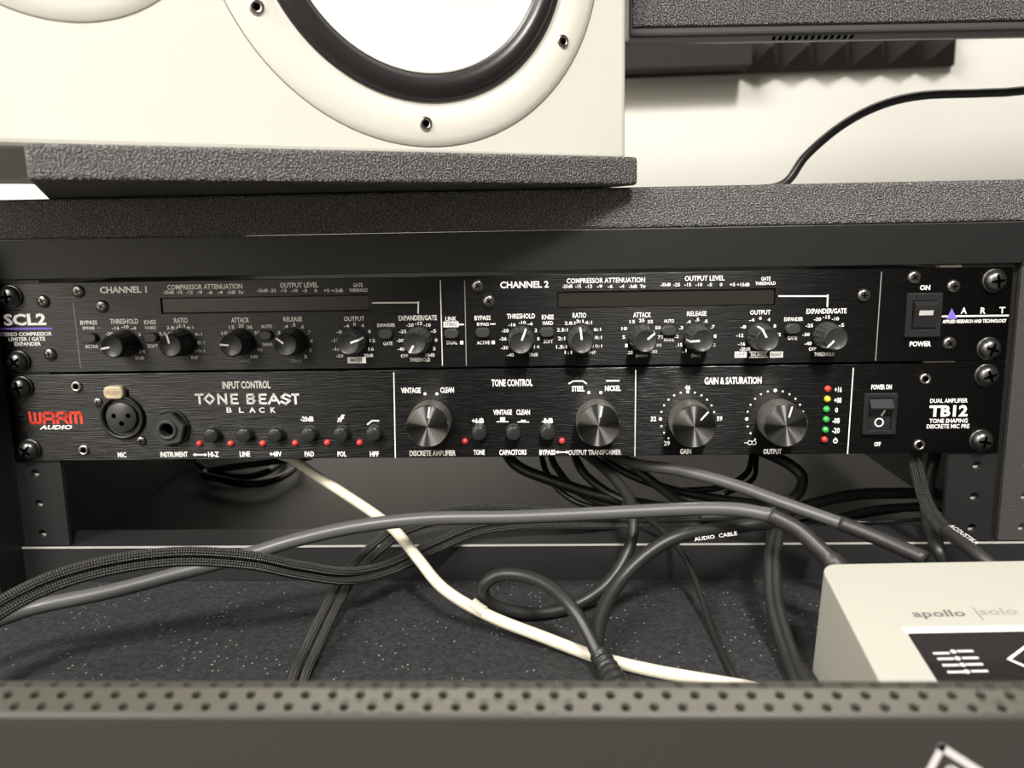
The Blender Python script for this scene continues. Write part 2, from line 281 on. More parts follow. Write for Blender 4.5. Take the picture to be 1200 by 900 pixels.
# ------------------------------------------------------------------ measured tables, in millimetres
TEXT_A = [('SCL2', -237.99, -216.9, 26.73, 5.8, 'X'), ('STEREO COMPRESSOR', -241.02, -214.78, 19.66, 1.92, 'W'), ('LIMITER / GATE', -236.66, -218.45, 17.24, 1.92, 'W'), ('EXPANDER', -233.99, -220.85, 14.85, 1.92, 'W'), ('CHANNEL 1', -188.9, -166.02, 40.37, 3.26, 'W'), ('COMPRESSOR ATTENUATION', -155.94, -119.6, 41.16, 2.43, 'w'), ('OUTPUT LEVEL', -101.45, -83.0, 41.24, 2.42, 'w'), ('GATE', -66.25, -61.76, 40.78, 1.81, 'w'), ('THRESHOLD', -68.42, -59.43, 38.35, 1.62, 'w'), ('EXPANDER/GATE', -45.31, -26.91, 24.72, 2.45, 'w'), ('BYPASS', -200.24, -191.84, 24.82, 2.07, 'w'), ('BYPASS', -199.28, -193.39, 22.13, 1.49, 'w'), ('ACTIVE', -199.0, -192.67, 13.15, 1.67, 'w'), ('THRESHOLD', -185.49, -171.67, 25.18, 2.48, 'w'), ('KNEE', -168.78, -162.93, 24.58, 2.06, 'w'), ('HARD', -168.62, -163.18, 21.89, 1.65, 'w'), ('SOFT', -168.23, -163.19, 12.95, 1.67, 'w'), ('RATIO', -154.09, -147.42, 25.19, 2.47, 'w'), ('ATTACK', -126.2, -117.48, 24.96, 2.47, 'w'), ('(mSec)', -124.4, -118.54, 5.03, 2.09, 'g'), ('AUTO', -111.9, -106.52, 21.69, 1.65, 'w'), ('MAN.', -111.69, -106.7, 13.0, 1.66, 'w'), ('RELEASE', -100.9, -91.81, 25.0, 2.26, 'w'), ('(Sec.)', -98.5, -93.5, 4.7, 2.09, 'g'), ('OUTPUT', -71.61, -61.74, 24.76, 2.25, 'w'), ('MASTER', -69.37, -63.56, 4.73, 1.67, 'k'), ('EXPANDER', -55.72, -47.1, 21.46, 1.64, 'w'), ('GATE', -53.25, -48.72, 12.61, 1.65, 'w'), ('THRESHOLD', -40.8, -30.89, 4.53, 1.87, 'w'), ('LINK', -22.84, -17.53, 24.07, 2.04, 'w'), ('STEREO', -23.13, -17.41, 21.42, 1.63, 'k'), ('DUAL', -22.59, -17.47, 12.59, 1.65, 'w'), ('CHANNEL 2', 3.57, 26.53, 39.71, 3.21, 'W'), ('COMPRESSOR ATTENUATION', 34.98, 71.78, 41.08, 2.39, 'w'), ('OUTPUT LEVEL', 90.28, 108.73, 41.33, 2.38, 'w'), ('GATE', 125.75, 130.1, 40.66, 1.78, 'w'), ('THRESHOLD', 123.06, 132.55, 38.48, 1.59, 'w'), ('EXPANDER/GATE', 147.32, 165.92, 25.06, 2.41, 'w'), ('BYPASS', -8.96, -1.23, 24.26, 2.24, 'w'), ('BYPASS', -7.82, -2.12, 21.2, 1.55, 'w'), ('ACTIVE', -8.05, -1.91, 12.38, 1.65, 'w'), ('THRESHOLD', 6.51, 19.89, 24.8, 2.44, 'w'), ('KNEE', 23.13, 28.8, 24.2, 2.23, 'w'), ('HARD', 23.5, 28.36, 21.35, 1.83, 'w'), ('SOFT', 23.8, 28.28, 12.56, 1.85, 'w'), ('RATIO', 37.7, 44.16, 24.79, 2.43, 'w'), ('ATTACK', 66.31, 74.75, 24.55, 2.43, 'w'), ('(mSec)', 67.67, 73.34, 4.97, 2.06, 'g'), ('AUTO', 80.81, 85.62, 21.53, 1.62, 'w'), ('MAN.', 80.93, 85.77, 12.58, 1.63, 'w'), ('RELEASE', 91.58, 100.78, 24.77, 2.22, 'w'), ('(Sec.)', 93.97, 98.41, 4.63, 2.05, 'g'), ('OUTPUT', 121.11, 130.66, 24.93, 2.21, 'w'), ('LEFT', 115.31, 119.33, 4.96, 1.64, 'k'), ('BALANCE', 122.15, 129.37, 4.84, 1.64, 'w'), ('RIGHT', 131.78, 136.59, 4.73, 1.64, 'k'), ('EXPANDER', 137.15, 145.89, 21.47, 1.81, 'w'), ('GATE', 139.09, 143.48, 12.58, 1.83, 'w'), ('THRESHOLD', 151.8, 161.39, 4.63, 1.84, 'w'), ('ON', 199.1, 203.79, 35.31, 2.38, 'W'), ('POWER', 196.1, 206.0, 8.91, 2.51, 'W'), ('A', 218.65, 221.39, 24.3, 2.99, 'w'), ('R', 227.66, 230.0, 24.17, 2.99, 'w'), ('T', 236.24, 238.98, 24.24, 2.99, 'w'), ('APPLIED RESEARCH AND TECHNOLOGY', 210.57, 239.99, 19.31, 1.68, 'W'), ('-25dB', -158.26, -152.87, 38.8, 1.63, 'w'), ('-15', -152.04, -148.72, 38.71, 1.63, 'w'), ('-12', -147.07, -143.75, 38.63, 1.63, 'w'), ('-9', -141.68, -139.2, 38.56, 1.63, 'w'), ('-6', -136.72, -134.24, 38.48, 1.63, 'w'), ('-4', -131.76, -129.29, 38.4, 1.63, 'w'), ('-3dB', -127.22, -123.09, 38.31, 1.63, 'w'), ('Thr', -121.86, -118.97, 38.24, 1.62, 'w'), ('-35dB', -112.73, -107.38, 38.89, 1.62, 'w'), ('-25', -106.56, -103.48, 38.81, 1.62, 'w'), ('-15', -101.63, -98.34, 38.73, 1.62, 'w'), ('-10', -96.29, -93.0, 38.64, 1.62, 'w'), ('-5', -90.75, -88.49, 38.56, 1.62, 'w'), ('0', -85.0, -83.78, 38.48, 1.62, 'w'), ('+5', -80.5, -77.84, 38.4, 1.62, 'w'), ('+15dB', -77.02, -71.29, 38.32, 1.62, 'w'), ('-25dB', 32.95, 37.77, 38.58, 1.6, 'w'), ('-15', 38.98, 41.79, 38.5, 1.6, 'w'), ('-12', 43.79, 47.0, 38.42, 1.6, 'w'), ('-9', 49.21, 51.81, 38.33, 1.6, 'w'), ('-6', 54.21, 56.61, 38.26, 1.6, 'w'), ('-4', 59.82, 62.02, 38.17, 1.6, 'w'), ('-3dB', 64.22, 68.01, 38.08, 1.6, 'w'), ('Thr', 69.41, 72.21, 38.01, 1.6, 'w'), ('-35dB', 78.98, 83.76, 38.64, 1.6, 'w'), ('-25', 84.96, 88.14, 38.55, 1.6, 'w'), ('-15', 90.13, 93.32, 38.47, 1.59, 'w'), ('-10', 95.3, 98.49, 38.39, 1.59, 'w'), ('-5', 100.87, 103.05, 38.3, 1.59, 'w'), ('0', 106.63, 107.82, 38.22, 1.59, 'w'), ('+5', 111.19, 113.77, 38.13, 1.59, 'w'), ('+15dB', 114.56, 120.5, 38.05, 1.59, 'w'), ('-16', -184.89, -181.32, 21.94, 1.66, 'w'), ('-10', -180.21, -176.64, 22.49, 1.66, 'w'), ('-4', -175.66, -172.94, 21.81, 1.66, 'w'), ('-20', -188.32, -184.75, 19.28, 1.66, 'w'), ('2', -172.34, -171.0, 18.66, 1.66, 'w'), ('14', -172.38, -169.65, 10.3, 1.67, 'w'), ('20dB', -175.11, -170.48, 7.18, 1.68, 'w'), ('2.8:1', -158.06, -152.84, 21.74, 1.65, 'w'), ('3:1', -152.56, -149.01, 22.5, 1.65, 'w'), ('4:1', -148.46, -144.91, 21.61, 1.65, 'w'), ('6:1', -144.55, -141.01, 18.45, 1.66, 'w'), ('8:1', -143.66, -140.1, 14.29, 1.66, 'w'), ('10:1', -144.94, -140.33, 10.34, 1.67, 'w'), ('INF', -147.22, -143.65, 7.03, 1.67, 'w'), ('2.5:1', -162.1, -156.86, 18.9, 1.66, 'w'), ('15', -127.61, -124.91, 21.53, 1.65, 'w'), ('25', -122.98, -120.28, 22.28, 1.65, 'w'), ('35', -118.89, -116.19, 21.4, 1.65, 'w'), ('10', -131.38, -128.67, 18.68, 1.65, 'w'), ('50', -115.35, -112.65, 18.66, 1.65, 'w'), ('90', -114.7, -111.99, 10.35, 1.66, 'w'), ('100', -118.08, -114.53, 7.06, 1.67, 'w'), ('.4', -100.92, -98.85, 21.55, 1.65, 'w'), ('.5', -97.15, -95.08, 22.32, 1.64, 'w'), ('.6', -93.08, -91.01, 21.23, 1.65, 'w'), ('.3', -104.86, -102.79, 18.52, 1.65, 'w'), ('.7', -89.93, -87.87, 18.51, 1.65, 'w'), ('1', -88.53, -87.29, 14.36, 1.65, 'w'), ('2', -89.25, -87.93, 10.02, 1.66, 'w'), ('3', -91.95, -90.62, 6.72, 1.67, 'w'), ('-4', -71.9, -69.22, 21.33, 1.64, 'w'), ('0', -67.22, -65.98, 22.1, 1.64, 'w'), ('4', -63.38, -62.07, 21.42, 1.64, 'w'), ('-8', -75.56, -72.88, 18.51, 1.65, 'w'), ('8', -60.23, -58.91, 18.5, 1.64, 'w'), ('-12', -78.27, -74.75, 14.41, 1.65, 'w'), ('12', -59.68, -57.0, 14.16, 1.65, 'w'), ('16', -60.5, -57.81, 10.03, 1.66, 'w'), ('20dB', -62.82, -58.27, 6.94, 1.66, 'w'), ('-16', -77.88, -74.36, 10.26, 1.66, 'w'), ('-20', -76.41, -72.88, 6.92, 1.66, 'w'), ('-20', -41.67, -38.18, 21.3, 1.64, 'w'), ('-15', -37.54, -34.06, 22.06, 1.64, 'w'), ('-10', -33.47, -29.99, 21.18, 1.64, 'w'), ('-25', -45.28, -41.79, 18.27, 1.64, 'w'), ('-5', -30.09, -27.43, 18.27, 1.64, 'w'), ('-30', -46.7, -43.2, 13.97, 1.65, 'w'), ('0', -28.3, -27.07, 13.93, 1.65, 'w'), ('5', -29.3, -27.99, 9.82, 1.65, 'w'), ('10dB', -33.08, -28.55, 6.74, 1.66, 'w'), ('-40', -46.46, -42.96, 9.83, 1.66, 'w'), ('OFF', -44.95, -41.44, 6.5, 1.66, 'w'), ('-16', 7.14, 10.6, 20.79, 1.63, 'w'), ('-10', 12.04, 15.49, 21.74, 1.63, 'w'), ('-4', 16.09, 18.73, 21.07, 1.63, 'w'), ('-20', 3.83, 7.29, 17.98, 1.64, 'w'), ('2', 19.56, 20.86, 17.97, 1.63, 'w'), ('-26', 2.73, 6.2, 14.1, 1.64, 'w'), ('8', 20.72, 22.03, 13.86, 1.64, 'w'), ('-30', 3.45, 6.93, 9.77, 1.65, 'w'), ('14', 19.19, 21.84, 9.97, 1.65, 'w'), ('-40', 6.04, 9.52, 6.23, 1.65, 'w'), ('20dB', 16.58, 21.08, 6.28, 1.65, 'w'), ('2.8:1', 33.93, 38.99, 21.2, 1.63, 'w'), ('3:1', 39.4, 42.84, 21.94, 1.63, 'w'), ('4:1', 43.44, 46.88, 21.28, 1.63, 'w'), ('2.5:1', 30.26, 35.33, 17.99, 1.63, 'w'), ('6:1', 47.68, 51.12, 17.96, 1.63, 'w'), ('2:1', 30.63, 34.08, 13.91, 1.64, 'w'), ('8:1', 48.08, 51.52, 14.07, 1.64, 'w'), ('1.5:1', 29.78, 34.87, 9.81, 1.64, 'w'), ('10:1', 47.16, 51.63, 9.98, 1.64, 'w'), ('1:1', 33.83, 37.29, 7.09, 1.65, 'w'), ('INF', 45.23, 48.68, 6.93, 1.65, 'w'), ('15', 64.62, 67.24, 21.38, 1.62, 'w'), ('25', 69.05, 71.66, 21.92, 1.62, 'w'), ('35', 73.07, 75.69, 21.25, 1.62, 'w'), ('10', 60.81, 63.43, 18.18, 1.63, 'w'), ('50', 76.73, 79.34, 18.36, 1.63, 'w'), ('5', 61.3, 62.59, 14.11, 1.63, 'w'), ('75', 77.99, 80.61, 13.86, 1.63, 'w'), ('1', 62.57, 63.79, 10.0, 1.64, 'w'), ('90', 77.23, 79.85, 9.99, 1.64, 'w'), ('.25', 63.4, 66.24, 6.69, 1.64, 'w'), ('100', 74.43, 77.87, 6.95, 1.64, 'w'), ('.4', 91.45, 93.45, 20.99, 1.62, 'w'), ('.5', 95.44, 97.44, 21.94, 1.62, 'w'), ('.6', 99.45, 101.46, 21.27, 1.62, 'w'), ('.3', 87.89, 89.89, 18.2, 1.62, 'w'), ('.7', 102.72, 104.73, 18.39, 1.62, 'w'), ('.2', 85.94, 87.95, 14.16, 1.63, 'w'), ('1', 104.43, 105.64, 13.91, 1.63, 'w'), ('.15', 86.81, 89.63, 10.06, 1.64, 'w'), ('2', 104.09, 105.37, 9.83, 1.63, 'w'), ('.1', 89.68, 91.7, 7.16, 1.64, 'w'), ('-4', 120.73, 123.32, 21.36, 1.61, 'w'), ('0', 125.39, 126.58, 22.11, 1.61, 'w'), ('4', 129.35, 130.63, 21.44, 1.61, 'w'), ('-8', 116.83, 119.43, 18.18, 1.62, 'w'), ('8', 132.25, 133.52, 18.37, 1.62, 'w'), ('-12', 114.95, 118.35, 14.15, 1.63, 'w'), ('12', 133.33, 135.93, 14.3, 1.62, 'w'), ('-16', 115.87, 119.28, 10.06, 1.63, 'w'), ('-20dB', 116.74, 121.76, 7.59, 1.64, 'w'), ('-20', 150.96, 154.33, 21.31, 1.61, 'w'), ('-15', 155.07, 158.44, 22.25, 1.61, 'w'), ('-10', 159.28, 162.64, 21.38, 1.61, 'w'), ('-25', 147.31, 150.69, 18.34, 1.62, 'w'), ('-5', 162.6, 165.17, 18.32, 1.61, 'w'), ('-30', 145.9, 149.29, 14.11, 1.62, 'w'), ('-40', 147.08, 150.47, 9.83, 1.63, 'w'), ('OFF', 149.19, 152.59, 7.16, 1.63, 'w')]
TEXT_B = [('INPUT CONTROL', -133.09, -109.33, -6.75, 3.8, 'W'), ('MIC', -188.55, -184.24, -41.35, 2.71, 'W'), ('INSTRUMENT', -167.0, -153.25, -41.38, 2.71, 'W'), ('HI-Z', -142.96, -137.61, -41.56, 2.7, 'W'), ('LINE', -127.12, -121.99, -41.49, 2.7, 'W'), ('+48V', -112.18, -106.22, -41.64, 2.7, 'W'), ('PAD', -94.73, -90.06, -41.8, 2.69, 'W'), ('POL', -78.39, -73.94, -41.95, 2.69, 'W'), ('HPF', -62.3, -57.86, -42.11, 2.69, 'W'), ('-20dB', -95.74, -89.2, -24.11, 2.65, 'W'), ('VINTAGE', -45.56, -36.0, -10.47, 2.74, 'W'), ('CLEAN', -26.44, -19.81, -10.48, 2.73, 'W'), ('DISCRETE AMPLIFIER', -42.65, -19.93, -41.95, 2.81, 'W'), ('+6dB', -11.53, -5.7, -25.87, 2.64, 'W'), ('TONE', -11.11, -5.66, -41.73, 2.67, 'W'), ('VINTAGE', -1.03, 8.09, -21.76, 2.63, 'W'), ('CLEAN', 10.16, 16.79, -21.87, 2.62, 'W'), ('CAPACITORS', 1.45, 14.83, -41.89, 2.67, 'W'), ('-8dB', 22.53, 27.91, -26.24, 2.63, 'W'), ('BYPASS', 21.09, 29.0, -42.05, 2.67, 'W'), ('OUTPUT TRANSFORMER', 35.25, 60.99, -42.27, 2.66, 'W'), ('TONE CONTROL', -1.53, 18.23, -7.29, 3.55, 'W'), ('STEEL', 37.09, 43.24, -10.61, 2.72, 'W'), ('NICKEL', 53.07, 60.64, -10.6, 2.71, 'W'), ('GAIN & SATURATION', 100.49, 127.59, -7.56, 3.52, 'W'), ('46', 91.21, 93.86, -10.62, 2.29, 'W'), ('32', 75.09, 77.76, -25.95, 2.32, 'W'), ('59', 106.82, 109.47, -26.09, 2.32, 'W'), ('29', 81.62, 84.5, -38.12, 2.35, 'w'), ('GAIN', 89.51, 94.87, -42.27, 2.65, 'W'), ('OUTPUT', 129.59, 138.4, -42.67, 2.64, 'W'), ('+16', 162.22, 165.64, -12.52, 2.69, 'W'), ('+08', 162.27, 165.7, -17.71, 2.71, 'W'), ('0', 162.91, 164.32, -22.51, 2.51, 'W'), ('-08', 161.95, 165.39, -27.74, 2.73, 'W'), ('-20', 161.99, 165.64, -32.58, 2.74, 'W'), ('POWER ON', 179.42, 189.03, -11.53, 2.48, 'W'), ('OFF', 182.42, 185.46, -39.54, 2.2, 'W'), ('DUAL AMPLIFIER', 207.47, 225.05, -18.53, 2.07, 'w'), ('TB12', 207.41, 225.43, -23.52, 5.62, 'X'), ('TONE SHAPING', 207.74, 225.79, -28.32, 2.09, 'w'), ('DISCRETE MIC PRE', 206.71, 226.8, -31.04, 2.1, 'w'), ('B', -131.98, -129.44, -19.19, 2.65, 'w'), ('L', -125.84, -123.52, -19.26, 2.65, 'w'), ('A', -120.77, -117.6, -19.32, 2.65, 'w'), ('C', -115.91, -113.16, -19.37, 2.65, 'w'), ('K', -110.21, -107.68, -19.44, 2.65, 'w')]
KNOBS_A = [(-179.01, 14.59, -100), (-151.28, 14.62, -12), (-122.22, 14.43, -85), (-96.63, 14.28, -52), (-67.2, 14.49, 72), (-36.09, 14.26, -150), (13.23, 13.77, 22), (41.49, 13.58, -6), (70.63, 13.78, 50), (96.61, 13.62, -93), (126.27, 13.6, -28), (157.17, 13.57, -135)]
BUTTONS_A = [(-195.57, 17.54), (-165.71, 17.32), (-109.71, 17.57), (-51.8, 17.36), (-19.99, 17.11), (-5.06, 17.31), (25.48, 17.08), (83.08, 17.07), (140.9, 17.04)]
SCREWS_A = [(-217.11, 35.46), (-199.41, 39.9), (-188.49, 32.55), (-216.78, 9.66), (-6.95, 39.46), (-1.86, 32.12), (173.42, 32.19), (196.05, 40.14), (214.29, 35.7), (214.27, 9.13)]
LINES_A = [(-239.41, 22.42, -214.89, 22.19, 1.1), (-57.27, 32.17, -35.42, 31.99, 0.7), (-35.53, 32.24, -35.81, 27.16, 0.7), (134.35, 32.41, 156.89, 32.05, 0.7), (156.87, 32.45, 156.92, 27.26, 0.7), (209.43, 21.75, 240.36, 21.72, 0.8), (-24.69, 42.16, -25.01, 1.68, 0.45), (-13.15, 41.97, -13.47, 1.53, 0.45), (-202.54, 34.41, -202.49, 2.73, 0.35), (181.05, 42.75, 180.68, 1.45, 0.45), (-192.12, 22.15, -190.44, 22.17, 0.5), (-16.39, 21.24, -14.35, 21.25, 0.7), (-1.3, 21.26, 0.74, 21.28, 0.6)]
BOXES_A = [(-70.95, 6.24, -61.97, 3.21), (-23.9, 22.78, -16.63, 20.02), (114.47, 6.43, 120.18, 3.49), (131.13, 6.2, 137.25, 3.26), (121.3, 6.34, 130.14, 5.89), (121.38, 3.72, 130.23, 3.35), (-16.21, 13.36, -14.62, 11.69), (-1.07, 13.23, 0.53, 11.56)]
TRI_A = [(212.27, 20.5), (217.18, 20.43), (214.37, 25.58)]
SLOTS_A = [(-159.97, 36.01, -160.63, 28.96, -59.13, 36.05, -59.48, 28.95), (30.52, 36.17, 30.44, 27.58, 132.62, 36.42, 132.93, 28.03)]
ROCK_A = (193.0, 32.87, 209.1, 12.43)
SILVER_B = [(-205.44, -6.57), (-205.36, -38.75), (204.36, -7.86), (203.71, -40.16)]
BUTTONS_B = [(-139.31, -30.93), (-123.13, -31.09), (-107.85, -31.25), (-91.32, -31.21), (-75.47, -31.16), (-59.45, -31.11), (-7.91, -31.21), (8.75, -31.39), (25.37, -31.35)]
LED_B = [(-146.77, -35.84, 'r'), (-131.18, -35.99, 'r'), (-115.2, -36.15, 'r'), (-99.04, -36.1, 'r'), (-83.14, -36.04, 'r'), (-67.08, -36.2, 'r'), (-15.15, -36.07, 'r'), (32.17, -36.33, 'r'), (158.98, -12.05, 'r'), (159.02, -17.03, 'y'), (158.85, -22.03, 'g'), (158.89, -27.06, 'g'), (158.8, -32.11, 'g'), (158.54, -36.96, 'r')]
KNOBS_B = [(-31.31, -24.99, 8), (48.97, -25.44, 10), (93.34, -26.35, 42), (135.54, -26.39, 15)]
XLR = (-184.0, -22.03)
JACK = (-160.16, -27.68)
XLRSCR = [(-195.63, -14.59), (-175.78, -34.24)]
XLRTAB = (-185.91, -9.36)
LINES_B = [(-48.72, -1.77, -49.79, -43.94, 0.5), (67.72, -2.01, 67.63, -44.18, 0.45), (170.52, -2.3, 169.95, -44.08, 0.5), (-62.62, -27.0, -60.44, -25.31, 0.7), (-60.44, -25.31, -57.29, -25.35, 0.7), (35.88, -7.97, 37.93, -6.83, 0.7), (37.93, -6.83, 42.44, -6.88, 0.7), (42.44, -6.88, 44.07, -8.07, 0.7), (53.89, -6.94, 59.6, -6.97, 0.7), (-149.4, -41.61, -144.9, -41.65, 0.6), (30.25, -42.02, 34.21, -42.06, 0.6), (-77.27, -25.56, -74.99, -22.38, 0.6), (-74.15, -22.39, -76.01, -25.57, 0.6), (-76.98, -24.06, -74.44, -23.88, 0.6), (0.73, -26.49, 6.14, -26.54, 0.5), (10.91, -26.72, 16.09, -26.78, 0.5)]
ARROWS_B = [(-149.4, -41.61, -1), (-144.69, -41.65, 1), (30.25, -42.02, -1), (34.42, -42.06, 1)]
BOXES_B = [(2.24, -24.29, 4.68, -26.53), (12.38, -25.68, 14.64, -26.72)]
DOTS_B = [(-33.98, -12.24, 0.76), (-28.17, -12.31, 0.76), (45.29, -12.56, 0.76), (51.03, -12.63, 0.76), (83.8, -35.62, 0.48), (81.66, -32.78, 0.48), (80.31, -29.5, 0.48), (79.81, -25.99, 0.84), (80.21, -22.5, 0.48), (81.48, -19.27, 0.48), (83.52, -16.51, 0.48), (86.19, -14.42, 0.48), (89.31, -13.12, 0.48), (92.68, -12.71, 0.84), (96.05, -13.2, 0.48), (99.22, -14.57, 0.48), (101.96, -16.73, 0.48), (104.1, -19.53, 0.48), (105.48, -22.78, 0.48), (125.42, -36.5, 0.48), (123.15, -33.53, 0.48), (121.68, -30.1, 0.48), (121.1, -26.44, 0.84), (121.45, -22.8, 0.48), (122.71, -19.43, 0.48), (124.78, -16.55, 0.48), (127.51, -14.37, 0.48), (130.73, -13.01, 0.48), (134.22, -12.58, 0.84), (137.74, -13.1, 0.48), (141.06, -14.53, 0.48), (143.95, -16.78, 0.48), (146.23, -19.7, 0.48), (147.72, -23.09, 0.48)]
INF_B = (123.31, -38.22)
PWR_B = (163.86, -37.65)
ROCK_B = (175.97, -14.33, 191.42, -34.34)
WARM = (-231.55, -18.92, -204.32, -25.48)
AUDIO = (-226.13, -25.81, -209.99, -28.02)
BEAST = [('T', -146.99, -16.01, -142.96, -10.94), ('O', -142.75, -16.06, -137.25, -11.01), ('N', -136.4, -16.13, -130.92, -11.09), ('E', -129.84, -16.21, -125.65, -11.15), ('B', -122.02, -16.3, -117.22, -11.25), ('E', -115.9, -16.37, -111.54, -11.32), ('A', -111.05, -16.42, -105.23, -11.39), ('S', -104.94, -16.5, -99.77, -11.46), ('T', -99.26, -16.56, -95.78, -11.5)]
